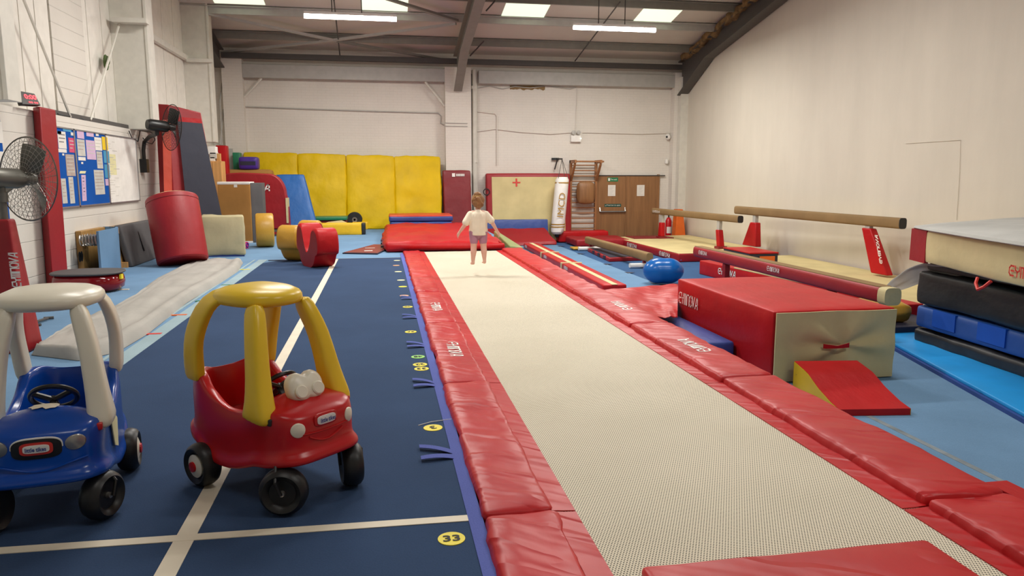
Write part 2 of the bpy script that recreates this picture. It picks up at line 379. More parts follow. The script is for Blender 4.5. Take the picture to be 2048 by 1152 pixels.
# ================================================================== THE SETTING
SL = .185
def zt(y): return 5.39 + SL * (22 - y)          # top of the rafters
def PR(px, py, off=0):                            # pixel -> roof plane
    d = ray(px, py); t = (5.39 + off + SL * 22 - CZ) / (d.z + SL * d.y); return EYE + d * t
struct('floor', MB().box(XL, XR, YF, YB, -.12, 0), 'darkblue')
struct('raised_floor', MB().prism([V(XL, YF, 0), V(.385, YF, 0), V(.385, 14.62, 0), V(2.86, 14.62, 0), V(2.86, YB, 0), V(XL, YB, 0)], (0, 0, FZ)), 'floor')
struct('wall_back', MB().box(XL - .3, XR + .3, YB, YB + .25, -.1, 5.62), 'wall')
w = MB(); w.prism([V(XR, YF, -.1), V(XR, YB, -.1), V(XR, YB, zt(YB) + .2), V(XR, 10, zt(10) + .2), V(XR, YF, zt(7) - 2.2)], (.25, 0, 0)); struct('wall_right', w, 'plaster')
w = MB().box(XL - .35, XL, YF, YB, -.1, 2.80); struct('wall_left', w, 'wall_l')
w = MB()
sy = lambda px: PX(px, 150, -4.6).y
seams = [YF, 4, 5.6, 7.2, 8.6, 9.7, sy(48), sy(80), sy(107)]
for a, b in zip(seams, seams[1:]): w.box(-4.85, -4.60, a + .012, b - .012, 2.8, 9)
seams = [sy(172), sy(182), sy(210), sy(238), sy(272), sy(305), sy(330), sy(352), sy(375), sy(395), YB]
for a, b in zip(seams, seams[1:]): w.box(-4.85, -4.60, a + .012, b - .012, 2.8, 9)
w.box(-4.86, -4.64, YF, YB, 2.8, 9); struct('wall_left_upper', w, 'board')
struct('wall_left_brick_panel', MB().box(-4.85, -4.585, sy(107) + .02, sy(172), 2.8, 9), 'wall_l')
struct('wall_front', MB().box(XL - .3, XR + .3, YF - .25, YF, -.1, 9), 'plaster')
# roof lining, slope to ridge at y=10 then down to the front
w = MB()
zr = lambda y: zt(y) + .2
w.prism([V(-5, YB + .3, zr(YB + .3)), V(-5, 9, zr(9)), V(-5, YF - .3, zr(9) - 2.3), V(-5, YF - .3, zr(9) - 2.1), V(-5, 9, zr(9) + .2), V(-5, YB + .3, zr(YB + .3) + .2)], (14.6, 0, 0))
struct('ceiling', w, 'roof')
def ibeam(pts, up, h, wd, mat, name='rafter', tw=.02, tf=.03):
    """I section along x-constant path; pts: (x, y, zbottom, ztop)"""
    mb = MB()
    for a, b in zip(pts, pts[1:]):
        x = a[0]
        for (l, r, lo, hi) in ((-wd / 2, wd / 2, 0, tf), (-tw, tw, tf, -tf), (-wd / 2, wd / 2, None, 0)):
            def zz(p, which):
                zb, zt_ = p[2], p[3]
                if lo == 0: return zb + (0 if which == 0 else tf)
                if lo is None: return zt_ - (tf if which == 0 else 0)
                return (zb + tf) if which == 0 else (zt_ - tf)
            mb.hexa([V(x + l, a[1], zz(a, 0)), V(x + r, a[1], zz(a, 0)), V(x + r, b[1], zz(b, 0)), V(x + l, b[1], zz(b, 0)),
                     V(x + l, a[1], zz(a, 1)), V(x + r, a[1], zz(a, 1)), V(x + r, b[1], zz(b, 1)), V(x + l, b[1], zz(b, 1))])
    return struct(name, mb, mat, smooth=False)
ibeam([(-4.25, 21.95, 4.9, zt(21.95)), (-4.25, 20.1, zt(20.1) - .5, zt(20.1)), (-4.25, 19.9, zt(19.9) - .5, zt(19.9))], None, 0, .26, 'steeld')
for x, m, wd in ((2.27, 'steel', .24), (9.12, 'steeld', .3)):
    ibeam([(x, 21.95, 4.4 if x > 0 else 4.9, zt(21.95)), (x, 20.1, zt(20.1) - .5, zt(20.1)), (x, 9.2, zt(9.2) - .5, zt(9.2))], None, 0, wd, m)
    ibeam([(x, 9.2, zt(9.2) - .5, zt(9.2)), (x, YF + .01, zt(9.2) - 2.8, zt(9.2) - 2.3)], None, 0, wd, m)
py_ = [PR(1100, p).y for p in (131, 96, 51, 8)]
py_ += [py_[-1] - 1.5 * k for k in range(1, 6)]
for i, y in enumerate(py_):
    mb = MB(); z = zt(y)                                              # Z purlin: web facing the room, two lips
    mb.box(-4.6, XR, y, y + .03, z, z + .19); mb.box(-4.6, XR, y - .055, y, z + .16, z + .185); mb.box(-4.6, XR, y + .03, y + .08, z, z + .02)
    struct('purlin', mb, 'steelg' if i == 2 else 'steel', smooth=False)
struct('eaves_gutter_beam', MB().box(-4.2, XR, 21.95, 22.1, 5.18, 5.32), 'steeld')
struct('eaves_beam', MB().box(-3.7, 1.92, 22.12, 22.26, 4.68, 5.05), 'steelg', bevel=.01)
struct('eaves_beam', MB().box(2.9, 8.95, 22.12, 22.26, 4.66, 5.03), 'steelg', bevel=.01)
struct('pillar_back_left', MB().box(-4.24, -3.7, 22.1, YB, FZ, 5.2), 'wall')
struct('pillar_back_middle', MB().box(1.91, 2.67, 22.08, YB, 0, 5.1), 'wall')
struct('pillar_back_right', MB().box(8.95, XR, 22.1, YB, 0, 5.1), 'wall')
struct('pillar_back_right_casing', MB().box(9.06, XR, 21.85, 22.1, 0, 4.95), 'steelw')
for x0, x1 in ((-3.7, -3.2), (1.9, 1.35)):
    struct('knee_brace', MB().tube([(x0, 22.2, 4.15 if x0 < 0 else 4.0), (x1, 22.2, 4.68)], .035, 6), 'steelw')
for i, qd in enumerate([[(1014, 2), (1103, 5), (1088, 35), (1003, 31)], [(1292, 13), (1372, 16), (1340, 44), (1266, 42)], [(724, -20), (818, -17), (815, 23), (722, 20)], [(418, -25), (527, -22), (522, 9), (424, 7)]]):
    p = [PR(a, b, .19) for a, b in qd]; y0 = (p[0].y + p[1].y) / 2; y1 = (p[2].y + p[3].y) / 2; x0 = (p[0].x + p[3].x) / 2; x1 = (p[1].x + p[2].x) / 2
    q = [V(x0, y0, zt(y0) + .19), V(x1, y0, zt(y0) + .19), V(x1, y1, zt(y1) + .19), V(x0, y1, zt(y1) + .19)]
    struct('window_%d' % (i + 1), MB().prism(q, (0, 0, .02)), 'sky')
for (a, b) in (((410, 29), (672, 84)), ((672, 84), (905, 125)), ((442, 107), (672, 82)), ((672, 82), (912, 50)), ((765, -3), (915, 44))):
    p, q = PR(*a, -.03), PR(*b, -.03); d = (q - p).normalized(); n = d.cross(V(0, 0, 1)).normalized() * .05
    struct('wind_brace', MB().hexa([p - n, q - n, q + n, p + n] + [x + V(0, 0, .06) for x in (p - n, q - n, q + n, p + n)]), 'steelg' if b[1] in (82, 84, 50) else 'steel')
for a, b in (((1240, 4), (1150, 122)), ((668, 0), (682, 130))):
    struct('sag_rod', MB().tube([PR(*a, -.01), PR(*b, -.01)], .018, 5), 'steeld')
for a, b in (((995, -4), (972, 22)), ((968, 82), (940, 112))):
    struct('fly_brace', MB().tube([PR(a[0], a[1], 0), PR(b[0], b[1], -.3)], .02, 5), 'steeld')
mb = MB(); mb.cushion([V(8.95, 17, zt(17) - .06), V(9.20, 17, zt(17) - .06), V(9.20, 21.8, zt(21.8) - .06), V(8.95, 21.8, zt(21.8) - .06), V(8.95, 17, zt(17) + .12), V(9.20, 17, zt(17) + .12), V(9.20, 21.8, zt(21.8) + .12), V(8.95, 21.8, zt(21.8) + .12)], .05, (3, 50, 3), 0, .09, 4)
tag(mb.build('roof_insulation', 'wool'), 'ragged brown mineral wool stuffed above the right-hand rafter', 'insulation', kind='stuff')
# left wall steelwork: columns, rail, rods
for y0, y1, x1 in ((14.5, 14.85, -3.99), (19.5, 19.85, -3.98), (9.3, 9.6, -4.06)):
    struct('column_left', MB().box(-4.6, x1 - .04, y0 + .02, y1, 2.80, 9).box(x1 - .05, x1, y0, y1 + .03, 2.80, 9), 'steelw', bevel=.006)
pz = PX(290, 40, -4.5).z; 
struct('side_rail', MB().box(-4.58, -4.48, 14.8, 19.6, 4.72, 4.84), 'steelw', bevel=.006)
struct('side_rail_bracket', MB().box(-4.5, -3.92, 19.38, 19.5, 4.68, 4.76), 'steelw')
struct('side_rail_bracket', MB().box(-4.5, -3.94, 14.3, 14.5, 4.60, 4.68), 'steelw')
for a, b in (((46, -4), (141, 234)), ((249, 14), (181, 240))):
    struct('bracing_rod', MB().tube([PX(*a, -4.42), PX(*b, -4.42)], .02, 6), 'steelw')
mb = MB(); mb.box(-4.6, -4.42, 11.3, 17, 2.80, 2.87); struct('ledge_dark_strip', mb, 'steeld')  # solid dark strip standing for the dark gap along the ledge top
# back wall conduits, pipe
def wallrun(name, pts, r, mat, y=22.36): return struct(name, MB().tube([PY(a, b, y) for a, b in pts], r, 6), mat)
wallrun('drainpipe', [(949, 140), (949, 345), (950, 352), (952, 440)], .075, 'steelw', 22.28)
wallrun('drainpipe_collar', [(948, 172), (948, 178)], .09, 'steelw', 22.28); wallrun('drainpipe_collar', [(950, 318), (950, 325)], .09, 'steelw', 22.28)
struct('pipe_dark_strip', MB().box(2.67, 2.76, 22.3, 22.39, .5, 4.95), 'steeld')  # solid dark strip for the dark line between pillar and drainpipe
wallrun('conduit', [(954, 223), (990, 227), (994, 232), (994, 330)], .016, 'wall')
wallrun('conduit', [(1155, 176), (1151, 262)], .012, 'wall'); wallrun('cable_run', [(452, 211), (500, 214), (640, 219), (760, 223), (876, 226), (882, 232), (881, 246), (888, 250)], .018, 'steelg')
wallrun('cable_run', [(955, 263), (990, 258), (1040, 264), (1100, 268), (1143, 265)], .012, 'wall'); wallrun('cable_run', [(1165, 265), (1280, 268), (1340, 266)], .01, 'wall')
wallrun('cable_run', [(957, 176), (980, 172), (1005, 178), (1030, 173), (1060, 176), (1090, 172), (1140, 178), (1152, 175)], .012, 'steelg')
wallrun('cable_run', [(889, 246), (935, 247)], .01, 'steelg', 22.06); wallrun('cable_run', [(889, 252), (935, 253)], .01, 'steelg', 22.06)
for a in ([(446, 150), (440, 200), (444, 290)], [(452, 160), (446, 230), (440, 290)]): struct('cable_drop', MB().tube([PX(x, y, -4.3) for x, y in a], .02, 5), 'steelg')
mb = MB(); c = PY(1060, 178, 22.38)
mb.grid(lambda u, v: PY(1020 + 70 * u, 171 + (8 + 5 * noise.noise(V(u * 9, 0, 2))) * v, 22.385), 20, 3); struct('damp_stain', mb, 'hide')
struct('wall_panel_outline', MB().tube([PX(1811, 287, 9.29), PX(1921, 280, 9.29), PX(1919, 345, 9.29), PX(1913, 440, 9.29)], .004, 4), 'plaster')
# outer light carpet strip etc on the raised floor
mb = MB().box(-2.18, -2.03, .2, 13.75, FZ, FZ + .006); struct('trim_1', mb, 'lightstrip')
mb = MB().box(-2.27, -2.235, .2, 13.75, FZ, FZ + .006); struct('trim_2', mb, 'lightstrip')
for x, y, m, l in ((305, 668, 'vermilion', 40), (405, 602, 'green', 24), (455, 570, 'green', 20), (490, 539, 'marker', 12), (358, 630, 'orange', 30), (245, 579, 'tape', 16)):
    p = PZ(x, y, FZ + .004); solo('floor_tape_mark', MB().box(p.x - .08, p.x + .08, p.y - .03, p.y + .03, FZ + .001, FZ + .008), m, {305: 'red tape mark on the pale carpet beside the light edge strip', 405: 'green tape mark on pale carpet nearer the camera beside the cloth roll', 455: 'green tape mark on pale carpet farther along the edge strip', 490: 'small yellow tape mark at the far tip of the folded cloth', 358: 'orange tape mark on pale carpet between the cloth and the navy strip', 245: 'short white tape dash on pale carpet by the red vibration plate'}[x], 'tape')

# ================================================================== RIGHT SIDE FLOOR COVERINGS
c = thing('carpet_runner', 'mid blue carpet strip running the hall alongside the tumble track', 'carpet', (3.85, 11, 0))
MB().box(2.6, 4.95, -.5, 21.8, 0, .012).build('pile', 'runner', c)
MB().box(3.865, 3.915, 1.0, 5.25, .011, .014).build('tape_strip', 'greytape', c)['label'] = 'worn grey tape line'
for y in (20.3, 18.2, 15.9, 14.4, 13.0): MB().prism([V(4.9, y - .12, .013), V(5.1, y, .013), V(4.9, y + .1, .013)], (0, 0, .003)).build('hook_tab', 'navy', c)
solo('carpet_square', MB().prism([V(4.952, -1, 0), V(5.0, -1, 0), V(6.2, 8.8, 0), V(4.952, 8.8, 0)], (0, 0, .011)), 'runner', 'mid blue carpet piece between the red block and the cyan mat', 'carpet')
# cyan mat
a, b = PZ(1783, 690, .04), PZ(2048, 836, .04); d = (b - a).normalized(); n = V(-d.y, d.x, 0); a2 = a - d * 1.2; b2 = b + d * 2.2
t = thing('floor_mat', 'bright cyan floor mat lying along the black mat stack', 'mat', (a + b) / 2)
MB().cushion([a2, b2, b2 + n * 1.15, a2 + n * 1.15] + [x + V(0, 0, .04) for x in (a2, b2, b2 + n * 1.15, a2 + n * 1.15)], .012, (12, 5, 1), 0, .004, 1).build('mat_body', 'cyan', t)
MB().hexa(obx(a2, b2, .035, .012, .046, -1)).build('edge_strip', 'blue_edge', t)
# ------------------------------------------------------------------ tumble track
tt = thing('tumble_track', 'long tumble track with white webbing bed between red padded edges', 'trampoline', (1.55, 7.5, 0))
MB().box(.44, .80, 1.2, 14.55, 0, .44).box(2.24, 2.70, 1.2, 14.55, 0, .44).box(.44, 2.7, 14.5, 14.6, 0, .46).build('frame', 'steeld', tt)
BED = .497
MB().grid(lambda u, v: V(.72 + 1.6 * u, 1.3 + 13.25 * v, BED), 20, 120, (0, 0, -.004)).build('jump_bed', 'bed', tt)
YJ = [1.20, 2.97, 5.04, 7.24, 9.28, 11.5, 14.55]; YR = [.8, 2.74, 4.77, 6.75, 8.92, 11.0, 14.55]
for i in range(6):
    y0, y1 = YJ[i] + .006, YJ[i + 1] - .006; s = i * 3 + 1
    p = MB().cushion(bx(.40, .715, y0, y1, .455, .525), .03, (3, 22, 1), .004, .018, 5, s)
    p.grid(lambda u, v: V(.70 + .105 * u, y0 + (y1 - y0) * v, .503 + .008 * (1 - u) + .003 * noise.noise(V(u, v * 9, s))), 2, 20, (0, 0, -.004))
    p = p.build('frame_pad', 'red_pad', tt)
    if i in (2, 3):
        ym = {2: PZ(913, 698, .53).y, 3: PZ(869, 614, .53).y}[i]
        drape(logo('GYMNOVA', V(.515, ym + .24, .556), V(0, -.48, 0), V(.11, 0, 0), 'white', p, 'lettering', .10), p)
    s = i * 5 + 2; y0, y1 = YR[i] + .006, YR[i + 1] - .006
    q = MB().cushion(bx(2.345, 2.75 + .008 * (i % 2), y0, y1, .43, .55), .03, (4, 22, 1), .004, .018, 4.5, s)
    q.grid(lambda u, v: V(2.235 + .12 * u, y0 + (y1 - y0) * v, .502 + .004 * u + .003 * noise.noise(V(u, v * 9, s))), 2, 20, (0, 0, -.004))
    q = q.build('frame_pad', 'red_pad', tt)
    if i in (2, 3):
        ym = {2: PZ(1350, 687, .57).y, 3: PZ(1205, 610, .57).y}[i]
        drape(logo('GYMNOVA', V(2.62, ym - .24, .602), V(0, .48, 0), V(-.11, 0, 0), 'white', q, 'lettering', .10), q)
MB().cushion(bx(.9, 2.07, 1.3, 2.40, .505, .55), .025, (8, 8, 1), .006, .01, 4, 9).build('end_pad', 'red_pad', tt)
MB().box(.335, .398, .2, 14.4, .30, FZ + .012).build('hook_strip', 'velcro', tt)['label'] = 'violet hook-and-loop strip along the navy carpet'
for (x, y, L) in ((890, 912, .17), (852, 771, .15), (838, 693, .15), (820, 636, .15), (816, 598, .13)):
    p = PZ(x + 25, y, FZ)
    for sgn in (-1, 1):
        o = V(.34, p.y + sgn * .035, FZ + .014); e = o + V(-L, sgn * .05 + .03, .012); m2 = (o + e) / 2 + V(0, 0, .015); w2 = V(0, .03, 0)
        mb = MB(); mb.grid(lambda u, v: (o * (1 - u) ** 2 + m2 * 2 * u * (1 - u) + e * u * u) + w2 * (2 * v - 1) * (1 - .2 * u), 6, 2, (0, 0, -.003)); mb.build('strap_end', 'velcro', tt)

# ------------------------------------------------------------------ vault block and wedge
t = thing('foam_block', 'large red foam block with a creased cream end and white lettering', 'foam block', (4.25, 7.45, .012))
X0, X1, Y0, Y1, ZT = 3.61, 4.89, 6.32, 8.62, .698
MB().cushion(bx(X0, X1, Y0, Y1, .012, ZT), .018, (10, 14, 6), .01, .006, 2.2, 3).build('cover', 'red', t)
def ef(u, v):
    x = X0 + .012 + (X1 - X0 - .024) * u; z = .022 + (ZT - .032) * v; cx, cz = u - .56, v - .5
    r = math.hypot(cx * 1.8, cz * 1.2); a = math.atan2(cz, cx)
    return V(x, Y0 - .04 - .026 * math.cos(a * 5 + .6) * math.exp(-((r - .45) / .35) ** 2) + .02 * math.exp(-(r / .13) ** 2), z)
MB().grid(ef, 60, 40, (0, .014, 0)).build('end_panel', 'cream', t)['label'] = 'creased cream end panel'
hx = PY(1670, 693, Y0 - .06); mb = MB()
mb.grid(lambda u, v: V(hx.x - .13 + .27 * u, Y0 - .075 - .018 * math.sin(PI * u), hx.z - .022 + .045 * v * (.55 + .45 * abs(2 * u - 1)) + .01), 12, 3, (0, .006, 0)); mb.build('handle', 'red', t)['label'] = 'red webbing carry handle'
a = PX(1355, 586, X0 - .012); b = PX(1400, 588, X0 - .012)
lz = PX(1376, 600, X0).z
ya, yb = PX(1358, 598, X0).y - .05, PX(1400, 600, X0).y
logo('GYMNOVA', V(X0 - .024, ya, lz - .07), V(0, yb - ya, 0), V(0, 0, .15), 'white', t, t=.085)
# wedge
t = thing('foam_wedge', 'small red and yellow foam wedge against the cream end of the big block', 'wedge', (3.95, 5.75, .012))
a, b = PZ(1586, 771, .012), PZ(1678, 832, .012); d = (b - a); L = d.length; d.normalize(); n = V(-d.y, d.x, 0); wd = .60
prof = [(0, .235), (.28, .2), (.5, .125), (.75, .07), (L, .055)]
def top(s):
    for (p, z0), (q, z1) in zip(prof, prof[1:]):
        if s <= q + 1e-6: k = (s - p) / (q - p); return z0 + (z1 - z0) * k
    return prof[-1][1]
mb = MB(); nb = 24
mb.grid(lambda u, v: a + d * (L * u) + n * (wd * v) + V(0, 0, top(L * u) + .008 * noise.noise(V(u * 4, v * 4, 3)) * math.sin(PI * v)), nb, 8)
mb.grid(lambda u, v: a + d * L + n * (wd * u) + V(0, 0, top(L) * v), 4, 2); mb.grid(lambda u, v: a + n * (wd * u) + V(0, 0, top(0) * v), 4, 2)
mb.build('top_cover', 'red', t, sharp=60)
for v, nm in ((-.002, 'side_panel'), (wd + .002, 'side_panel')):
    o = a + n * v; MB().prism([o, o + d * L] + [o + d * s + V(0, 0, top(s) - .004) for s in [L - L * i / 12 for i in range(13)]], n * (.006 if v < 0 else -.006)).build(nm, 'gold', t)['label'] = 'yellow side panel'
k = PX(1600, 752, a.x - .005); MB().hexa(obx(k + V(0, .06, 0), k + V(0, -.06, 0), .012, k.z - .006, k.z + .006)).build('handle', 'mustard', t)
# second wedge at right edge of frame
a, b = PZ(1990, 972, .15), PZ(2048, 985, .15)
t = thing('foam_wedge', 'yellow-sided foam wedge at the right edge beside the nearest red track pad', 'wedge', (3.75, 3.3, .012))
MB().prism([V(2.95, 3.05, .012), V(2.95, 3.05, .425), V(3.06, 3.05, .425), V(3.55, 3.05, .06), V(3.55, 3.05, .012)], (0, -1.1, 0)).build('body', 'gold', t, bevel=.01)
MB().prism([V(2.945, 3.055, .427), V(2.945, 3.055, .44), V(3.065, 3.055, .44), V(3.56, 3.055, .074), V(3.55, 3.055, .06), V(3.06, 3.055, .427)], (0, -1.11, 0)).build('top_cover', 'red', t)
# red tarpaulin over a navy mat, behind the block
A, B2, C2, D2 = V(2.85, 11.6, .36), PZ(1340, 566, .50), V(3.60, 8.7, .30), V(2.80, 8.6, .42)
A = PZ(1185, 580, .5); D2 = PZ(1312, 636, .50); C2 = PZ(1355, 634, .42); B2 = PZ(1356, 568, .42)
mb = MB()
def tp(u, v):
    p = A * (1 - u) * (1 - v) + B2 * u * (1 - v) + C2 * u * v + D2 * (1 - u) * v
    return p + V(0, 0, .035 * noise.noise(V(u * 2.0 + v * 2, v * 2 - u * 2, 1)) + .012 * noise.noise(V(u * 7, v * 5, 4)) - .06 * math.sin(PI * v) * math.sin(PI * u))
mb.grid(tp, 30, 36, (0, 0, -.008)); solo('vinyl_sheet', mb, 'red_pad', 'rumpled red vinyl sheet slumped between the track pads and the big red block', 'sheet', sharp=80)
p0 = PZ(1308, 634, .26)
solo('crash_mat', MB().cushion(bx(2.83, 3.58, 7.0, 9.6, .012, .26), .03, (4, 8, 1), .005), 'blue_edge', 'navy mat on the floor mostly hidden under the rumpled red sheet', 'mat')

# ------------------------------------------------------------------ beams
def barrel(p0, p1, h, w, n=10):
    """rounded beam section swept p0->p1 (top centre line)"""
    p0, p1 = Vector(p0), Vector(p1); d = (p1 - p0).normalized(); s = V(d.y, -d.x, 0); sec = []
    for i in range(28):
        a = 2 * PI * i / 28; e = .45
        sec.append(s * (w / 2 * math.copysign(abs(math.cos(a)) ** e, math.cos(a)) * (1 - .1 * abs(math.sin(a)))) + V(0, 0, -h / 2 + h / 2 * math.copysign(abs(math.sin(a)) ** e, math.sin(a))))
    return [[p0 + (p1 - p0) * (i / n) + q for q in sec] for i in range(n + 1)], d, s
# nearest high beam
t = thing('balance_beam', 'high brown suede balance beam on red legs nearest the right wall and camera', 'balance beam', (8.75, 14.1, 0))
R, d, s = barrel(PZ(1474, 412, 1.25), PZ(1806, 436, 1.25), .19, .15); p0, p1 = PZ(1474, 412, 1.25), PZ(1806, 436, 1.25)
MB().rings(R).build('beam_rail', 'hide', t, sharp=50)
R2, _, _ = barrel(p1, p1 + d * .012, .19, .15, 1); MB().rings(R2).build('end_cap', 'black', t)['label'] = 'black end cap'
Z1 = V(0, 0, 1)
def leg(c, lean, wtop, wbot, zb, ztop, zmetal):
    """padded leg: plate leaning along d, narrower at the top"""
    top_c = c + V(0, 0, ztop - c.z); bot = c + d * lean + V(0, 0, zb - c.z)
    q = []
    for cc, ww in ((bot, wbot), (top_c, wtop)): q.append([cc - d * ww / 2 - s * .07, cc + d * ww / 2 - s * .07, cc + d * ww / 2 + s * .07, cc - d * ww / 2 + s * .07])
    MB().hexa(q[0] + q[1]).build('leg_pad', 'red', t, bevel=.02)
    MB().hexa([x + V(0, 0, 0) for x in [top_c - d * .06 - s * .04, top_c + d * .06 - s * .04, top_c + d * .06 + s * .04, top_c - d * .06 + s * .04]] + [top_c + V(0, 0, zmetal - ztop) + k for k in (-d * .06 - s * .04, d * .06 - s * .04, d * .06 + s * .04, -d * .06 + s * .04)]).build('upright', 'steelg', t)
c1 = p0 + (p1 - p0) * .155 + V(0, 0, -.19); c2 = p0 + (p1 - p0) * .85 + V(0, 0, -.19)
leg(c1, -.12, .24, .62, .34, .90, 1.065); leg(c2, .42, .24, .42, .22, 1.02, 1.065)
c = c2 + d * .34; logo('GYMNOVA', V(c.x - .08, c.y - .19, .42), V(0, .0, .5) - d * .18, -d * .07, 'white', t)
# far high beam
t = thing('balance_beam', 'brown suede balance beam at mid height farther back, by the fire extinguisher', 'balance beam', (7.35, 16.9, 0))
p0, p1 = PZ(1308, 416, 1.05), PZ(1481, 431.5, 1.05); R, d, s = barrel(p0, p1, .17, .15); MB().rings(R).build('beam_rail', 'hide', t, sharp=50)
R2, _, _ = barrel(p1, p1 + d * .012, .17, .15, 1); MB().rings(R2).build('end_cap', 'black', t)['label'] = 'black end cap'
for c, ln, wb in ((p0 + (p1 - p0) * .12, -.02, .2), (p0 + (p1 - p0) * .80, .1, .16)):
    c = c + V(0, 0, -.17); leg(c, ln, .14, wb, .26 if ln < 0 else .2, .66, .885)
    MB().hexa(obx(c + d * ln - s * .12, c + d * ln + s * .12, .2, .2, .262)).build('foot_plate', 'crimson', t)
lp = PZ(1308, 419, 1.08)
logo('GYMNOVA', p0 + s * .077 + d * .08 + V(0, 0, -.12), d * .45, V(0, 0, .06), 'white', t, t=.09)
# low red padded beam
t = thing('balance_beam', 'low red padded balance beam with a cream end behind the big red block', 'balance beam', (5.65, 9.9, 0))
p0, p1 = PZ(1397, 492, .72), PZ(1772, 573, .72); R, d, s = barrel(p0, p1, .19, .20); MB().rings(R).build('beam_rail', 'red_dark', t, sharp=50)
MB().hexa(obx(p0, p1, .15, .705, .724)).build('top_strip', 'hide', t, bevel=.006)['label'] = 'brown suede walking surface'
R2, _, _ = barrel(p1, p1 + d * .13, .2, .21, 2); MB().rings(R2).build('end_cap', 'cream', t, sharp=50)['label'] = 'cream padded end cap'
for k in (.22, .8):
    c = p0 + (p1 - p0) * k; MB().hexa(obx(c - d * .05, c + d * .05, .1, .03, .53)).build('leg', 'red_dark', t, bevel=.015); MB().hexa(obx(c - s * .5, c + s * .5, .1, .012, .05)).build('foot', 'steelw', t, bevel=.01)
for px in (1417, 1560):
    k = PY(px, 1, 1); 
    r0 = ray(px, 512 if px < 1500 else 546)
    tpar = (p0.x - s.x * 0) / r0.x; yy = r0.y * tpar
    logo('GYMNOVA', V(p0.x - .112, yy + .17, .605), V(0, -.34, 0), V(0, 0, .07), 'white', t, t=.1)
# floor beam behind it
t = thing('floor_beam', 'low red floor beam lying behind the leg of the red padded beam', 'floor beam', (6.45, 11.6, 0))
q0, q1 = PZ(1398, 548, 0), V(6.75, 8.6, 0); MB().cushion(obx(q0, q1, .35, .0, .28, 1), .02, (16, 3, 2), 0, .004, 3).build('cover', 'red', t)
d2 = (q1 - q0).normalized(); MB().hexa(obx(q0 + d2 * 1.3, q1, .02, .272, .292, 1)).build('cream_edge', 'tan', t)
nn = V(d2.y, -d2.x, 0); yl = PX(1440, 540, 6.4).y
logo('GYMNOVA', q0 + d2 * .75 + nn * .004 + V(0, 0, .10), d2 * .62, V(0, 0, .12), 'white', t)
# low tan beam on white feet
t = thing('balance_beam', 'low brown suede beam on white tube feet in the middle of the dark blue carpet', 'balance beam', (5.53, 17, 0))
p0, p1 = PZ(1175, 473, .36), PZ(1300, 506, .36); R, d, s = barrel(p0, p1, .19, .15); MB().rings(R).build('beam_rail', 'hide', t, sharp=50)
for k in (.06, .93):
    c = p0 + (p1 - p0) * k; MB().hexa(obx(c - d * .03, c + d * .03, .06, .05, .2)).build('leg', 'crimson', t)
    R, _, _ = barrel(c - s * .33 + V(0, 0, -.25), c + s * .33 + V(0, 0, -.25), .09, .11, 3); MB().rings(R).build('foot', 'white', t, sharp=50)['label'] = 'white tube foot'
logo('GYMNOVA', p0 - s * .078 + d * .08 + V(0, 0, -.13), d * .3, V(0, 0, .06), 'white', t)
# folded floor beam
t = thing('floor_beam', 'long red floor beam with a cream centre strip and white straps beside the track', 'floor beam', (4.0, 16, 0))
q0, q1 = V(4.09, 20.6, .012), V(3.86, 11.9, .012); q0 = PZ(1062, 496, .012)
MB().cushion(obx(q0, q1, .42, .012, .15, 0), .03, (40, 3, 1), 0, .003, 3).build('cover', 'red', t)
MB().hexa(obx(q0, q1, .10, .149, .154)).build('centre_strip', 'cream', t)['label'] = 'cream centre strip'
d = (q1 - q0).normalized(); n = V(d.y, -d.x, 0)
for k in (.32, .60): 
    c = q0 + (q1 - q0) * k; MB().hexa(obx(c - d * .04, c + d * .04, .45, .012, .162)).build('strap', 'cream', t)
for k in (.03, .36, .63):
    c = q0 + (q1 - q0) * k; logo('GYMNOVA', c + n * .214 + V(0, 0, .05), d * .35, V(0, 0, .07), 'white', t)
# tan landing mats
def landing(name, label, pts, z0, z1, side, top, logos=(), extra=None):
    t = thing(name, label, 'landing mat', sum((Vector(p) for p in pts), V(0, 0, 0)) / 4)
    b = [V(p[0], p[1], z0) for p in pts]; u = [V(p[0], p[1], z1) for p in pts]
    MB().cushion(b + u, .025, (8, 10, 2), .004, .006, 2).build('side_cover', side, t)
    c = sum(u, V(0, 0, 0)) / 4; w = [c + (x - c) * .985 + V(0, 0, .002) for x in u]
    MB().prism(w, (0, 0, .006)).build('top_panel', top, t); return t
t = landing('landing_mat', 'thick tan-topped landing mat with red lettered sides under the far high beam', [(6.74, 16.1, 0), (9.25, 16.1, 0), (9.25, 21.4, 0), (6.70, 21.0, 0)], .0, .19, 'red_dark', 'tan')
for px, w in ((1265, .8), (1331, .7)):
    y = PX(px, 500, 6.73).y; logo('GYMNOVA', V(6.705, y + w / 2, .055), V(0, -w, 0), V(0, 0, .10), 'white', t)
MB().box(6.69, 7.0, 21.0, 21.03, .02, .18).build('end_flap', 'cream', t)
t = landing('landing_mat', 'tan-topped landing mat along the right wall under the nearest high beam', [(7.2, 8.9, 0), (9.2, 8.9, 0), (9.25, 15.6, 0), (7.3, 15.5, 0)], .0, .17, 'red_dark', 'tan')
solo('floor_mat', MB().cushion(bx(7.1, 8.3, 20.2, 21.0, .198, .225), .015, (4, 4, 1)), 'crimson', 'thin dark crimson mat under the base of the far high beam', 'mat')
# navy / red block beside leg
t = thing('foam_block', 'navy block with red top and orange patch at the foot of a high beam', 'foam block', (7.7, 14.6, .17))
a = PZ(1452, 523, .17); MB().cushion(bx(7.40, 8.03, 14.0, 15.2, .176, .40), .02, (5, 5, 2)).build('body', 'navy', t)
MB().cushion(bx(7.39, 8.04, 13.99, 15.21, .39, .42), .012, (5, 5, 1)).build('top_cover', 'red', t)
MB().box(7.62, 7.95, 13.98, 14.0, .24, .34).build('patch', 'orange', t)
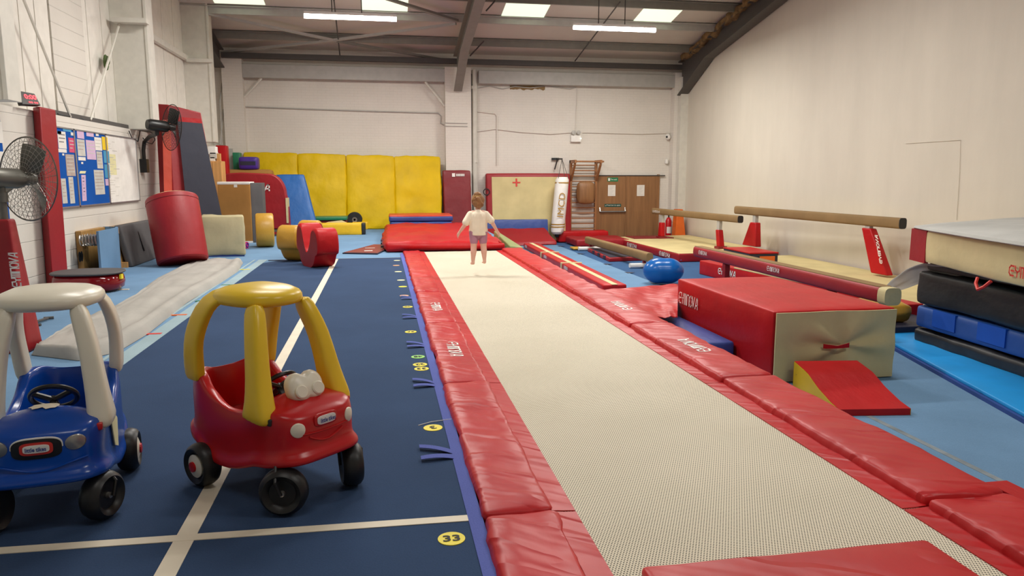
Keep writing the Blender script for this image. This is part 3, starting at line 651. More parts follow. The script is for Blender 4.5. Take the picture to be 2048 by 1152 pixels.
# small red / navy chequered mat under low tan beam
t = thing('floor_mat', 'small red and navy edged mat lying under the low brown suede beam', 'mat', (5.6, 16.5, .0))
p = [PZ(1175, 503, 0), PZ(1218, 524, 0), PZ(1292, 521, 0), PZ(1262, 502, 0)]
MB().cushion(p + [x + V(0, 0, .09) for x in p], .02, (8, 6, 1), 0, .003).build('mat_body', 'red_dark', t)
MB().prism([x + V(0, 0, .093) + (sum(p, V(0, 0, 0)) / 4 - x) * .1 for x in p], (0, 0, .004)).build('top_panel', 'navy', t)
for k in (.25, .5, .75):
    a = p[0] + (p[1] - p[0]) * k; b = p[0] + (p[1] - p[0]) * (k + .1); MB().hexa([a + V(-.006, -.006, .01), b + V(-.006, -.006, .01), b + V(.02, .02, .01), a + V(.02, .02, .01)] + [a + V(-.006, -.006, .096), b + V(-.006, -.006, .096), b + V(.02, .02, .096), a + V(.02, .02, .096)]).build('navy_stripe', 'navy', t)
# ball
c = PZ(1332, 572, 0); t = thing('exercise_ball', 'shiny blue peanut-shaped exercise ball behind the big red block', 'exercise ball', V(5.05, 12.75, 0))
mb = MB(); R = []
for i in range(33):
    u = -1 + 2 * i / 32; xx = .37 * math.sin(u * PI / 2); rr = .255 * math.sqrt(max(0, 1 - (xx / .37) ** 2)) * (1 - .10 * math.exp(-(xx / .13) ** 2)) + 1e-3
    R.append([V(xx, rr * math.cos(2 * PI * k / 36), .255 + rr * math.sin(2 * PI * k / 36)) for k in range(36)])
mb.rings(R); bmesh.ops.transform(mb.b, matrix=Matrix.Translation((5.05, 12.75, 0)) @ Matrix.Rotation(math.radians(-12), 4, 'Z'), verts=mb.b.verts); mb.build('ball_skin', 'ball', t, sharp=80)
mb = MB().tube([V(5.05, 12.75, 0) + Matrix.Rotation(math.radians(-12), 3, 'Z') @ V(.3, -.06, .45), V(5.05, 12.75, 0) + Matrix.Rotation(math.radians(-12), 3, 'Z') @ V(.31, -.063, .46)], .01, 8); mb.build('valve', 'blue_edge', t)

# ------------------------------------------------------------------ the stack at the right edge
def stackbox(z0, z1, name, mat, label, cat, r=.04, grow=0, amp=.0, x_end=9.2, y_end=3.6, puff=0, seed=0, shear=0):
    A = V(6.07 - grow + shear, 7.5 + grow, 0); B = V(x_end, 8.9, 0); Cc = V(x_end, y_end, 0); D = V(5.75 - grow + shear, y_end, 0)
    return solo(name, MB().cushion([D + V(0, 0, z0), Cc + V(0, 0, z0), B + V(0, 0, z0), A + V(0, 0, z0), D + V(0, 0, z1), Cc + V(0, 0, z1), B + V(0, 0, z1), A + V(0, 0, z1)], r, (10, 24, 5), puff, amp, 2.4, seed), mat, label, cat)
stackbox(.06, .215, 'crash_mat', 'black', 'black wrinkled mat at the bottom of the stack at the right edge', 'mat', amp=.03, seed=2)
o = stackbox(.245, .485, 'crash_mat', 'bluemat', 'blue mesh-sided mat with bright squares in the middle of the right-hand stack', 'mat', amp=.006, seed=5)
Wd = WM[o.name]
for px0, px1 in ((1868, 1914), (1960, 2018)):
    e = []
    for px, py, sg in ((px0, 645, 0), (px1, 655 if px1 < 1950 else 690, 0)):
        pass
    L0 = V(5.75, 3.6, 0); L1 = V(6.07, 7.5, 0); dl = (L1 - L0)
    def onface(px):
        r = ray(px, 620); k = (L0.x * r.y - L0.y * r.x) / (dl.y * r.x - dl.x * r.y); return L0 + dl * k
    a, b = onface(px0), onface(px1); nrm = V(-dl.y, dl.x, 0).normalized()
    MB().hexa([x + V(0, 0, .30) for x in (a + nrm * .012, b + nrm * .012, b - nrm * .02, a - nrm * .02)] + [x + V(0, 0, .485) for x in (a + nrm * .012, b + nrm * .012, b - nrm * .02, a - nrm * .02)]).build('bright_square', 'blue_bright', o)
stackbox(.52, .875, 'crash_mat', 'black', 'thick black vinyl mat with diagonal creases, above the blue mesh mat at the right', 'mat', r=.035, amp=.03, puff=.01, seed=7)
stackbox(.905, .975, 'crash_mat', 'greydk', 'thin dark grey mat directly under the cream lettered top mat', 'mat', grow=-.05, seed=9, r=.03)
solo('floor_mat', MB().cushion([V(5.70, 3.6, .0), V(6.2, 3.6, 0), V(6.3, 7.75, 0), V(6.0, 7.75, 0)] + [V(5.72, 3.6, .05), V(6.2, 3.6, .05), V(6.3, 7.75, .05), V(6.0, 7.75, .05)], .015, (3, 10, 1)), 'hide', 'brown-edged mat poking out under the black stack beside the cyan mat', 'mat')
# top mat
t = thing('crash_mat', 'thick cream crash mat with grey top and red corner crowning the right-hand stack', 'crash mat', (7.4, 6.2, .99))
A, B, Cc, D = PZ(1827, 458, 1.36), V(9.2, 9.1, 1.36), V(9.2, 3.4, 1.36), V(5.0, 3.9, 1.36); D = PZ(2048, 493, 1.36) + (PZ(2048, 493, 1.36) - A) * .55
lo = lambda p, z: V(p.x, p.y, z)
MB().cushion([lo(D, 1.015), lo(Cc, 1.015), lo(B, 1.015), lo(A, 1.015), D, Cc, B, A], .02, (10, 16, 4), .01, .012, 1.8, 4).build('side_cover', 'cream', t)
MB().cushion([lo(D, 1.355), lo(Cc, 1.355), lo(B, 1.355), lo(A, 1.355), lo(D, 1.40), lo(Cc, 1.40), lo(B, 1.40), lo(A, 1.40)], .02, (12, 12, 1), .09, .006, 1.2).build('top_cover', 'grey', t)['label'] = 'grey fabric top'
dA = (D - A).normalized(); nA = V(dA.y, -dA.x, 0)
def strip(p, q, off, z0, z1, name, mat, par):
    MB().hexa([lo(x, z0) for x in (p + nA * off, q + nA * off, q + nA * (off - .02), p + nA * (off - .02))] + [lo(x, z1) for x in (p + nA * off, q + nA * off, q + nA * (off - .02), p + nA * (off - .02))]).build(name, mat, par)
sg = 1 if nA.x < 0 else -1; nA = nA * sg
dB = (B - A).normalized(); A_ = A - dB * .004
MB().hexa([lo(A + nA * .012 - dA * .02, 1.005), lo(A + nA * .012 + dA * .36, 1.005), lo(A - nA * .03 + dA * .36, 1.005), lo(A + dB * .25 - dA * .02, 1.005)] + [lo(A + nA * .012 - dA * .02, 1.365), lo(A + nA * .012 + dA * .36, 1.365), lo(A - nA * .03 + dA * .36, 1.365), lo(A + dB * .25 - dA * .02, 1.365)]).build('corner_patch', 'red_dark', t)['label'] = 'red corner patch'
pl = PZ(2026, 535, 1.1)
def online(px, P0, dd):
    r = ray(px, 530); k = (P0.x * r.y - P0.y * r.x) / (dd.y * r.x - dd.x * r.y); return P0 + dd * k
g = online(2026, A, dA); logo('GYMNOVA', lo(g + nA * .03, 1.09), dA * .62, V(0, 0, .10), 'vermilion', t, t=.09)
g = online(1985, A, dA)
MB().tube([lo(online(1962, A, dA) + nA * .02, 1.0), lo(online(1966, A, dA) + nA * .05, .95), lo(online(1974, A, dA) + nA * .06, .90), lo(online(1984, A, dA) + nA * .05, .94), lo(online(1990, A, dA) + nA * .02, 1.0)], .016, 6).build('carry_handle', 'vermilion', t)['label'] = 'red loop handle'
# grey cover cloth spilling left
mb = MB()
def gc(u, v):
    y = 7.45 - 1.0 * v; a = V(6.10 - .05 * v, y, .985); b = PZ(1772 + 25 * v, 572 + 8 * v, .52)
    p = a * (1 - u) + b * u; return p + V(0, 0, .06 * math.sin(PI * u) + .02 * noise.noise(V(u * 4, v * 4, 2)))
mb.grid(gc, 16, 12, (0, 0, -.012)); solo('dust_sheet', mb, 'grey', 'grey cover sheet sloping down from the mat stack behind the cream beam end', 'sheet', sharp=80)
# shelf-like bits seen between block and stack
t = thing('sandbag', 'mustard yellow padded roll on the floor between the block and the black stack', 'bag', (6.0, 8.6, 0))
MB().cushion(bx(5.75, 6.45, 8.05, 8.6, .16, .38), .09, (6, 6, 3), .02, .05, 3).build('bag_body', 'mustard', t, sharp=80)
solo('floor_mat', MB().cushion(bx(5.35, 6.9, 7.85, 8.75, .01, .155), .02, (4, 4, 1)), 'navy', 'dark navy mat under the mustard roll beside the black stack', 'mat')
# ================================================================== BACK WALL
# double door
Yd = 22.36
a, b = PY(1196, 352, Yd), PY(1316, 352, Yd); xm = PY(1252, 400, Yd).x; zd = a.z
d1 = struct('door_1', MB().box(a.x + .02, xm - .006, Yd - .04, Yd, .02, zd), 'door', bevel=.004)
d2_ = struct('door_2', MB().box(xm + .006, b.x - .02, Yd - .04, Yd, .02, zd), 'door', bevel=.004)
MB().box(xm - .03, xm + .02, Yd - .055, Yd - .04, .02, zd).build('door_stop', 'door', d1)
MB().box(xm + .03, b.x - .14, Yd - .052, Yd - .03, .02, .9).build('kick_panel', 'door', d2_)
pb = PY(1195, 423, Yd); pe = PY(1250, 423, Yd)
MB().tube([V(a.x + .06, Yd - .1, pb.z), V(xm - .05, Yd - .1, pb.z)], .022, 8).tube([V(a.x + .06, Yd - .04, pb.z + .12), V(a.x + .06, Yd - .1, pb.z)], .025, 6).tube([V(xm - .05, Yd - .04, pb.z + .12), V(xm - .05, Yd - .1, pb.z)], .025, 6).build('push_bar', 'chrome', d1)
w = MB(); w.box(a.x - .05, a.x + .02, Yd - .03, YB, 0, zd + .05).box(b.x - .02, b.x + .05, Yd - .03, YB, 0, zd + .05); struct('trim_3', w, 'door')
struct('trim_4', MB().box(a.x - .05, PY(1329, 350, Yd).x, Yd - .06, YB, zd + .0, zd + .03), 'steeld')
def plate(name, px0, py0, px1, py1, y, mat, label, cat, group=None, th=.008):
    p, q = PY(px0, py0, y), PY(px1, py1, y); o = solo(name, MB().box(p.x, q.x, y - th, y, q.z, p.z), mat, label, cat, group); return o, p, q
o, p, q = plate('exit_sign', 1215, 355, 1236, 363, Yd - .041, 'signgreen', 'green fire exit sign at the top of the left door leaf', 'sign')
MB().box(p.x + .02, p.x + .08, Yd - .052, Yd - .05, q.z + .02, p.z - .02).build('pictogram', 'white', o); text('Fire exit', V(p.x + .10, Yd - .05, q.z + .04), V(.2, 0, 0), V(0, 0, .05), 'white', o)
for px, lb in ((1216, 'white printed notice on the left door leaf above the push bar'), (1274, 'white printed notice on the right-hand door leaf')):
    o, p, q = plate('paper_notice', px, 370, px + 14.5, 392, Yd - .041, 'paper', lb, 'notice')
    mb = MB()
    for k in range(7): mb.box(p.x + .04, q.x - .04 - .03 * (k % 3), Yd - .0495, Yd - .049, p.z - .06 - .04 * k, p.z - .05 - .04 * k)
    mb.build('print', 'greyp', o)
o, p, q = plate('push_bar_sign', 1209, 408, 1242, 413.5, Yd - .041, 'signdk', 'dark green push bar to open sign on the left door leaf', 'sign'); text('✓', V(p.x + .02, Yd - .05, q.z + .02), V(.05, 0, 0), V(0, 0, .05), 'white', o); text('Push bar to open', V(p.x + .09, Yd - .05, q.z + .02), V(q.x - p.x - .12, 0, 0), V(0, 0, .05), 'white', o)
# wall bars
t = thing('wall_bars', 'wooden gymnastics wall bars with pull-up brackets on the back wall', 'wall bars', (6.25, 22.3, 0))
xa, xb = PY(1139, 400, 22.3).x, PY(1189, 400, 22.3).x; zt_ = 2.46
for x, n in ((xa, 0), (xb, 1)):
    MB().box(x, x + .06, 22.24, 22.36, .02, zt_).build('upright', 'barwood', t, bevel=.006)
    MB().box(x, x + .06, 21.72, 22.36, zt_ - .10, zt_).build('pull_up_arm', 'barwood', t, bevel=.006)
    MB().hexa([V(x, 21.80, zt_ - .16), V(x + .06, 21.80, zt_ - .16), V(x + .06, 22.24, 1.82), V(x, 22.24, 1.82), V(x, 21.80, zt_ - .08), V(x + .06, 21.80, zt_ - .08), V(x + .06, 22.24, 1.92), V(x, 22.24, 1.92)]).build('diagonal_brace', 'barwood', t)
MB().tube([V(xa, 21.77, zt_ - .05), V(xb + .12, 21.77, zt_ - .05)], .025, 8).build('pull_up_bar', 'barwood', t)
for i in range(14):
    MB().tube([V(xa + .03, 22.27, .2 + .162 * i), V(xb + .03, 22.27, .2 + .162 * i)], .019, 8).build('rung', 'barwood', t)
p, q = PY(1156, 366, 22.1), PY(1186, 405, 22.1)
mb = MB(); R = []
for k in range(15):
    aa = -PI * .5 + PI * k / 14
    R.append([V(p.x, 22.2 - .18 * math.cos(aa), (p.z + q.z) / 2 + .27 * math.sin(aa)), V(q.x, 22.2 - .18 * math.cos(aa), (p.z + q.z) / 2 + .27 * math.sin(aa))])
mb.cushion(bx(p.x, q.x, 22.0, 22.17, q.z, p.z), .05, (4, 4, 6), .05); solo('bar_pad', mb, 'door', 'rounded brown padded cushion hooked on the wall bars', 'cushion', sharp=80)
# punch bag + bracket
t = thing('punch_bag', 'tall white punch bag with gold lettering hanging beside the wall bars', 'punch bag', (5.1, 21.9, .2))
pt, pb_ = PY(1125, 354, 21.5), PY(1114, 468, 21.5); ax = (pt - pb_)
R = [(.001, 0), (.13, .0), (.19, .04), (.205, .12), (.205, .9), (.2, .95), (.15, 1.0), (.001, 1.0)]
mb = MB(); mb.rings([[pb_ + ax * h + V(math.cos(2 * PI * k / 28), math.sin(2 * PI * k / 28), 0) * r * (1 + .05 * noise.noise(V(h * 5, k * .3, 1))) for k in range(28)] for r, h in R]); mb.build('bag_body', 'white', t)
for h, nm in ((.13, 'gold_band'), (.175, 'gold_band'), (.90, 'gold_patch')):
    MB().rings([[pb_ + ax * hh + V(math.cos(2 * PI * k / 28), math.sin(2 * PI * k / 28), 0) * .211 for k in range(28)] for hh in (h - .010, h + .010)], True, False).build(nm, 'goldink', t)
c = pb_ + ax * .30 + V(0, -.235, 0); text('IMCD', c + V(.085, 0, 0), ax * .42, V(-.19, 0, .02), 'goldink', t, bold=0)
hk = PY(1124, 318, 21.7)
mb = MB()
for dx, dy in ((-.15, -.1), (.15, -.1), (.1, .12), (-.1, .12)): mb.tube([pt + V(dx, dy, -.04), hk], .008, 5)
mb.build('hanging_chain', 'steeld', t)
MB().ball(pb_ + V(0, 0, -.03), .07, 2).build('base_ring', 'black', t)
t = thing('bag_bracket', 'black wall bracket holding up the white punch bag', 'bracket', V(hk.x, 22.38, hk.z))
MB().box(hk.x - .16, hk.x + .06, 22.3, 22.39, hk.z - .02, hk.z + .05).build('wall_plate', 'black', t); MB().tube([V(hk.x, 22.38, hk.z + .02), hk], .025, 6).tube([V(hk.x - .02, 22.2, hk.z), V(hk.x - .08, 22.3, hk.z - .3)], .018, 6).build('arm', 'black', t)
# upright tan landing mat
t = thing('landing_mat', 'red-edged tan landing mat standing upright on the back wall with a red cross', 'landing mat', (4.3, 21.9, 0))
p, q = PY(973, 347, 22.0), PY(1141, 347, 22.0)
MB().cushion([V(p.x, 21.8, .03), V(q.x, 21.8, .03), V(q.x, 22.1, .03), V(p.x, 22.1, .03), V(p.x, 22.05, p.z), V(q.x, 22.05, p.z), V(q.x, 22.33, p.z), V(p.x, 22.33, p.z)], .05, (10, 2, 10), .01).build('cover', 'red_dark', t)
def fm(x, z, o=0): return V(x, 21.8 + .25 * (z - .03) / (p.z - .03) - .016 - o, z)
x0, x1, z1 = PY(984, 353, 21.95).x, q.x - .18, p.z - .1
MB().prism([fm(x0, .06), fm(x1, .06), fm(x1, z1), fm(x0, z1)], (0, -.004, 0)).build('tan_panel', 'tan', t)
cx, cz = PY(1033, 365, 21.98).x, PY(1033, 365, 21.98).z
MB().prism([fm(cx - .12, cz - .02, .01), fm(cx + .12, cz - .02, .01), fm(cx + .12, cz + .02, .01), fm(cx - .12, cz + .02, .01)], (0, -.004, 0)).prism([fm(cx - .025, cz - .12, .012), fm(cx + .025, cz - .12, .012), fm(cx + .025, cz + .12, .012), fm(cx - .025, cz + .12, .012)], (0, -.004, 0)).build('red_cross', 'vermilion', t)['label'] = 'red tape cross'
h = PY(971, 384, 21.9); MB().loop(V(p.x - .01, 21.95, h.z), (0, 1, 0), .09, .015, 20).build('carry_handle', 'black', t)
p, q = PY(976, 440, 21.55), PY(1096, 466, 21.55)
solo('floor_mat', MB().cushion([V(3.05, 21.45, .03), V(q.x, 21.45, .03), V(q.x, 21.6, .03), V(3.05, 21.6, .03), V(3.05, 21.58, p.z), V(q.x, 21.58, p.z), V(q.x, 21.72, p.z), V(3.05, 21.72, p.z)], .02, (6, 1, 3), 0, .006), 'blue_edge', 'long blue mat standing on edge along the bottom of the red-edged tan mat', 'mat')
p, q = PZ(975, 482, .1), PZ(1110, 482, .1)
solo('crash_mat', MB().cushion([V(2.95, 20.6, .02), V(4.95, 20.75, .02), V(4.95, 21.4, .02), V(2.95, 21.4, .02), V(2.95, 20.7, .12), V(4.95, 20.8, .12), V(4.75, 21.45, .46), V(2.95, 21.45, .46)], .03, (10, 5, 2), .0, .04, 3, 3), 'red_dark', 'creased red mat sloping down from the blue panel at the back wall', 'mat')
solo('crash_mat', MB().cushion(bx(5.35, 6.9, 20.0, 21.3, .02, .22), .04, (8, 6, 2), .0, .03, 3, 6), 'red_dark', 'flat red mat on the floor in front of the wall bars', 'mat')
p0 = PZ(1130, 482, .2)
solo('crash_mat', MB().cushion(bx(5.2, 6.75, 21.5, 22.1, .02, .34), .04, (8, 3, 2), .0, .02, 3, 9), 'red', 'folded red mat pushed against the foot of the wall bars', 'mat')
solo('foam_offcut', MB().cushion(bx(5.05, 5.35, 19.2, 19.6, .02, .07), .015, (2, 2, 1)), 'mustard', 'small mustard mat corner beside the white foot of the low beam', 'mat')
# pads on pillar
t = thing('pillar_mat', 'crimson folding mat standing against the pillar beside the yellow mats', 'mat', (2.15, 21.95, FZ))
p, q, r_ = PY(882, 341, 21.9), PY(940, 341, 21.9), PY(942, 445, 21.75)
MB().cushion([V(p.x + .06, 21.6, FZ), V(q.x, 21.6, FZ), V(q.x, 21.85, FZ), V(p.x + .06, 21.85, FZ), V(p.x + .05, 21.8, p.z), V(q.x, 21.8, p.z), V(q.x, 22.04, p.z), V(p.x + .05, 22.04, p.z)], .03, (5, 2, 12), .01, .01, 4).build('cover', 'crimson', t)
lp = PY(904, 350, 21.76); MB().box(lp.x, lp.x + .09, lp.y - .012, lp.y, lp.z - .05, lp.z + .05).build('badge', 'white', t); mb = MB()
for k in range(7): mb.box(lp.x + .12 + .036 * k, lp.x + .146 + .036 * k, lp.y - .012, lp.y - .004, lp.z - .035, lp.z + .035)
mb.build('lettering', 'white', t)
# yellow mats
xs = [486, 595, 691.5, 788, 880]; ys = [305, 308, 310.5, 313, 314]
for i, lb in enumerate(('yellow crash mat leaning on the back wall, leftmost of four, behind the purple block', 'yellow crash mat on the back wall, second from left, behind the blue slanted mat', 'yellow crash mat on the back wall, third from left, behind the black weight', 'yellow crash mat on the back wall, rightmost of four, next to the crimson mat')):
    p, q = PY(xs[i], ys[i], 22.0), PY(xs[i + 1], ys[i + 1], 22.0); g = .012
    yb = 21.45
    o = solo('crash_mat', MB().cushion([V(p.x + g, yb, FZ + .01), V(q.x - g, yb, FZ + .01), V(q.x - g, yb + .28, FZ + .01), V(p.x + g, yb + .28, FZ + .01), V(p.x + g, 21.95, p.z), V(q.x - g, 21.95, q.z), V(q.x - g, 22.08, q.z), V(p.x + g, 22.08, p.z)], .035, (14, 2, 18), .03, .03, 2.6, i + 2), 'yellow', lb, 'crash mat', 'yellow crash mats along the back wall', sharp=70)
# safety twin light, sensor, alarm
t = thing('emergency_light', 'white twin-spot emergency light on the back wall above the tan mat', 'emergency light', PY(1152, 283, 22.3))
p, q = PY(1142, 270, 22.3), PY(1162, 284, 22.3); MB().box(p.x, q.x, 22.28, 22.39, q.z, p.z).build('housing', 'white', t, bevel=.01)
for px in (1147, 1157): c = PY(px, 265, 22.25); MB().lathe([(.001, -.05), (.05, -.05), (.062, .0), (.062, .04), (.05, .045), (.001, .04)], c, (0, -1, 0), 20).build('spot_lamp', 'steelg', t)
MB().ball(PY(1162, 277, 22.27), .018, 2).build('indicator_led', 'led', t)
t = thing('security_camera', 'small white dome camera with a dark lens high in the right back corner', 'camera', PY(1336, 278, 22.3)); c = PY(1336, 274, 22.3)
MB().ball(c, .085, 3).build('dome', 'white', t); MB().ball(c + V(-.06, -.055, .0), .035, 2).build('lens', 'blackp', t); MB().box(c.x - .04, c.x + .04, 22.3, 22.39, c.z - .02, c.z + .1).build('mount', 'white', t)
c = PY(1334, 322, 22.3); solo('wall_sensor', MB().cushion(bx(c.x - .045, c.x + .045, 22.28, 22.39, c.z - .09, c.z + .06), .03, (2, 2, 2)), 'white', 'small white sensor box below the dome camera', 'sensor')
# extinguisher, orange wedge
t = thing('fire_extinguisher', 'red fire extinguisher on the back wall between the door and the orange wedge', 'fire extinguisher', V(8.83, 22.0, .12))
c = V(8.80, 21.9, .02); MB().lathe([(.001, 0), (.09, 0), (.095, .03), (.095, .58), (.06, .66), (.03, .69), (.001, .69)], c).build('cylinder', 'exting', t); MB().tube([c + V(0, 0, .68), c + V(0, 0, .76)], .025).tube([c + V(-.02, 0, .74), c + V(.1, -.03, .78)], .012, 6).build('valve', 'black', t); MB().rings([[c + V(.097 * math.cos(a), .097 * math.sin(a), z) for a in [PI * (1.2 + .6 * k / 8) for k in range(9)]] for z in (.2, .4)], False, False).build('instruction_label', 'paper', t)
p = PY(1352, 432, 21.5); q0, q1 = PY(1342, 470, 21.5), PY(1361, 470, 21.5)
solo('foam_wedge', MB().hexa([V(8.80, 21.35, 0), V(9.17, 21.35, 0), V(9.17, 21.65, 0), V(8.80, 21.65, 0), V(8.85, 21.35, .98), V(9.03, 21.35, .98), V(9.03, 21.65, .98), V(8.85, 21.65, .98)]), 'orange', 'orange tapering foam wedge standing in the right back corner', 'wedge', bevel=.015)
# end-of-track crash mats
t = thing('crash_mat', 'large wrinkled red crash mat lying across the far end of the track', 'crash mat', (1.3, 16.5, FZ))
f0, f1 = PZ(778, 497, FZ), PZ(1002, 497, FZ); b0, b1 = V(.05, 19.9, 0), V(2.72, 19.9, 0)
f0, f1 = V(.07, 14.66, 0), V(2.44, 14.66, 0); b0, b1 = V(.10, 19.9, 0), V(2.48, 19.9, 0)
q = [lo(f0, FZ + .01), lo(f1, FZ + .01), lo(b1, FZ + .01), lo(b0, FZ + .01), lo(f0, FZ + .20), lo(f1, FZ + .16), lo(b1, FZ + .20), lo(b0, FZ + .24)]
MB().cushion(q, .05, (18, 26, 2), .06, .07, 1.5, 5).build('cover', 'red', t, sharp=80)
for y in (15.1, 15.8, 16.5): MB().box(-.03, .08, y, y + .12, FZ + .06, FZ + .10).build('hook_tab', 'black', t)
t = thing('crash_mat', 'blue-sided mat with an orange-red top, upper of the two by the yellow mats', 'mat', (1.1, 21, FZ + .25))
MB().cushion(bx(.20, 1.9, 20.0, 21.2, FZ + .285, FZ + .43), .04, (8, 6, 2), .0, .012).build('side_cover', 'blue_edge', t); MB().cushion(bx(.21, 1.89, 20.02, 21.19, FZ + .40, FZ + .46), .02, (8, 6, 1), .01, .012).build('top_cover', 'orange_red', t)
solo('crash_mat', MB().cushion(bx(.22, 1.88, 20.0, 21.2, FZ, FZ + .28), .04, (8, 6, 2), .0, .015), 'blue_edge', 'blue mat under the orange-red topped mat by the yellow mats', 'mat')
g = [V(2.55, 14.75, FZ), V(2.82, 14.75, FZ), V(2.84, 17.0, FZ), V(2.56, 17.0, FZ)]
solo('foam_wedge', MB().hexa(g + [V(2.55, 14.75, FZ + .09), V(2.82, 14.75, FZ + .06), V(2.68, 17.0, FZ + .20), V(2.56, 17.0, FZ + .24)]), 'moss', 'mossy green canvas wedge beside the right end of the red crash mat', 'wedge', bevel=.02)
# burgundy board flat on floor
t = thing('folding_mat', 'flat burgundy mat with white marks lying on pale carpet at the navy strip end', 'mat', (-.3, 15.3, FZ))
p = [PZ(685, 508, FZ), PZ(755, 509.5, FZ), PZ(790, 492, FZ), PZ(748, 491, FZ)]
MB().prism(p, (0, 0, .025)).build('mat_body', 'navy', t); cc = sum(p, V(0, 0, 0)) / 4
MB().prism([cc + (x - cc) * .96 + V(0, 0, .026) for x in p], (0, 0, .004)).build('top_panel', 'crimson', t)
c = PZ(737, 504.5, FZ); MB().box(c.x - .08, c.x + .08, c.y - .05, c.y + .05, FZ + .03, FZ + .033).build('white_mark', 'white', t); c = PZ(740, 499, FZ); MB().box(c.x - .1, c.x + .1, c.y - .03, c.y + .03, FZ + .03, FZ + .033).build('white_mark', 'greyp', t)

# ================================================================== LEFT BACK CLUSTER
def vbox(px0, px1, pyb, pyt, depth_z, th, rot=0):
    """upright box whose front bottom edge runs through two pixels on the raised floor"""
    a, b = PZ(px0, pyb, depth_z), PZ(px1, pyb, depth_z); y = (a.y + b.y) / 2; a.y = b.y = y
    h = PY((px0 + px1) / 2, pyt, y).z
    return a.x, b.x, y, y + th, depth_z, h
def turned(x0, x1, y, th):
    a, b = V(x0, y, 0), V(x1, y, 0); va = V(b.x, b.y, 0).normalized() * th
    return [a, b, b + va, a + va]
# purple block etc on top of the stack of brown mats
x0, x1 = PY(446, 350, 21.0).x, PY(545, 350, 21.0).x; zs = PY(500, 339, 21.0).z
solo('crash_mat', MB().cushion(bx(-4.2, x1, 20.9, 21.4, FZ, zs), .1, (8, 3, 4), .0, .01), 'brown', 'brown upright mat behind the big red lettered mat, purple block on top', 'mat')
p, q = PY(477, 314, 20.95), PY(516, 339, 20.95)
t = thing('foam_block', 'purple foam block resting on top of the brown mat', 'foam block', V((p.x + q.x) / 2, 21.1, zs))
MB().cushion(bx(p.x, q.x, 20.92, 21.3, zs + .004, p.z), .05, (4, 3, 3), .01).build('body', 'purple', t)
zz = (zs + p.z) / 2; MB().box(p.x + .04, q.x - .05, 20.905, 20.925, zz - .05, zz + .05).build('dark_stripe', 'navy', t)
p, q = PY(465, 305, 21.45), PY(482, 339, 21.45); solo('foam_block', MB().cushion(bx(p.x, q.x, 21.42, 21.7, zs - .6, p.z), .02, (2, 2, 2)), 'green', 'green mat edge standing behind the purple block', 'mat')
p, q = PY(447, 297, 21.75), PY(468, 345, 21.75); solo('board_panel', MB().box(p.x, q.x, 21.72, 21.8, FZ, p.z), 'steelg', 'pale grey board leaning in the left back corner behind the green mat', 'board')
p = PY(432, 291, 20.4); q = PY(446, 291, 20.4); solo('red_post', MB().cushion(bx(max(p.x, -4.39), q.x + .1, 20.3, 20.6, FZ, p.z), .03, (2, 2, 6)), 'red', 'tall red padded post by the left wall behind the wood cabinet', 'post')
# wood cabinet
t = thing('cabinet', 'tall narrow pale wood cabinet by the left wall behind the navy wedge', 'cabinet', (-4.0, 18.3, FZ))
p, q = PY(421, 322, 18.2), PY(443, 322, 18.2); MB().box(-4.38, q.x, 18.2, 18.6, FZ, p.z).build('carcass', 'oak', t, bevel=.005); MB().box(q.x - .2, q.x - .01, 18.185, 18.2, FZ + .05, p.z - .03).build('door', 'oak', t, bevel=.003); MB().box(-4.38, q.x - .22, 18.185, 18.2, FZ + .05, p.z - .03).build('door', 'oak', t, bevel=.003)
for i, (py0, py1, px0, px1, m, nm) in enumerate(((314, 320, 420, 431, 'paper', 'pale folded papers on top of the wood cabinet'), (305, 312, 420, 434, 'greyp', 'grey folder on the pile on top of the wood cabinet'), (293, 303, 416, 432, 'white', 'white box topmost of the pile on the wood cabinet'))):
    p, q = PY(px0, py0, 18.3), PY(px1, py1, 18.3)
    solo('box_file', MB().box(max(p.x, -4.35), q.x, 18.25, 18.5, q.z - .06, p.z), m, nm, 'box', bevel=.006)
p, q = PY(433, 307, 18.3), PY(441, 322, 18.3); solo('wood_offcut', MB().box(p.x, q.x, 18.28, 18.4, q.z - .02, p.z), 'oak', 'small pale wood piece standing on top of the cabinet', 'wood')
# big red lettered mat with rounded shoulder
x0, x1, y0, y1, z0, z1 = vbox(446, 576, 462, 344, FZ, .35)
y0 = 19.3; 
A_, B_ = PY(446, 440, y0), PY(577, 440, y0); top_ = PY(500, 345, y0).z; h = top_ - FZ
prof = [(A_.x, FZ + .18), (B_.x + .02, FZ + .18), (B_.x, FZ + h * .55)]
for k in range(9):
    aa = PI / 2 * k / 8; prof.append((B_.x - .42 + .40 * math.cos(aa) - .02, top_ - .55 + .52 * math.sin(aa)))
prof += [(A_.x + .5, top_), (A_.x + .15, top_ - .02), (A_.x + .04, top_ - .12)]
t = thing('crash_mat', 'big red mat with a rounded shoulder and white lettering in the left back corner', 'crash mat', V((A_.x + B_.x) / 2, y0, FZ))
MB().prism([V(x, y0, z) for x, z in prof], (0, .35, 0)).build('cover', 'red_dark', t, bevel=.03)
lp = PY(523, 373, y0 - .02); logo('GYMNOVA', lp + V(-.78, 0, -.11), V(.98, 0, 0), V(0, 0, .16), 'white', t)
p = PY(571, 396, y0 - .01); q = PY(577.5, 446, y0 - .01); MB().box(p.x, q.x, y0 - .02, y0 + .3, q.z, p.z).build('cream_edge', 'cream', t)['label'] = 'cream edge strip'
MB().box(A_.x + .05, B_.x + .05, y0, y0 + .34, FZ, FZ + .17).build('base', 'greydk', t)
MB().box(A_.x + .05, B_.x + .06, y0 - .012, y0, FZ + .05, FZ + .11).build('stripe', 'red_dark', t)
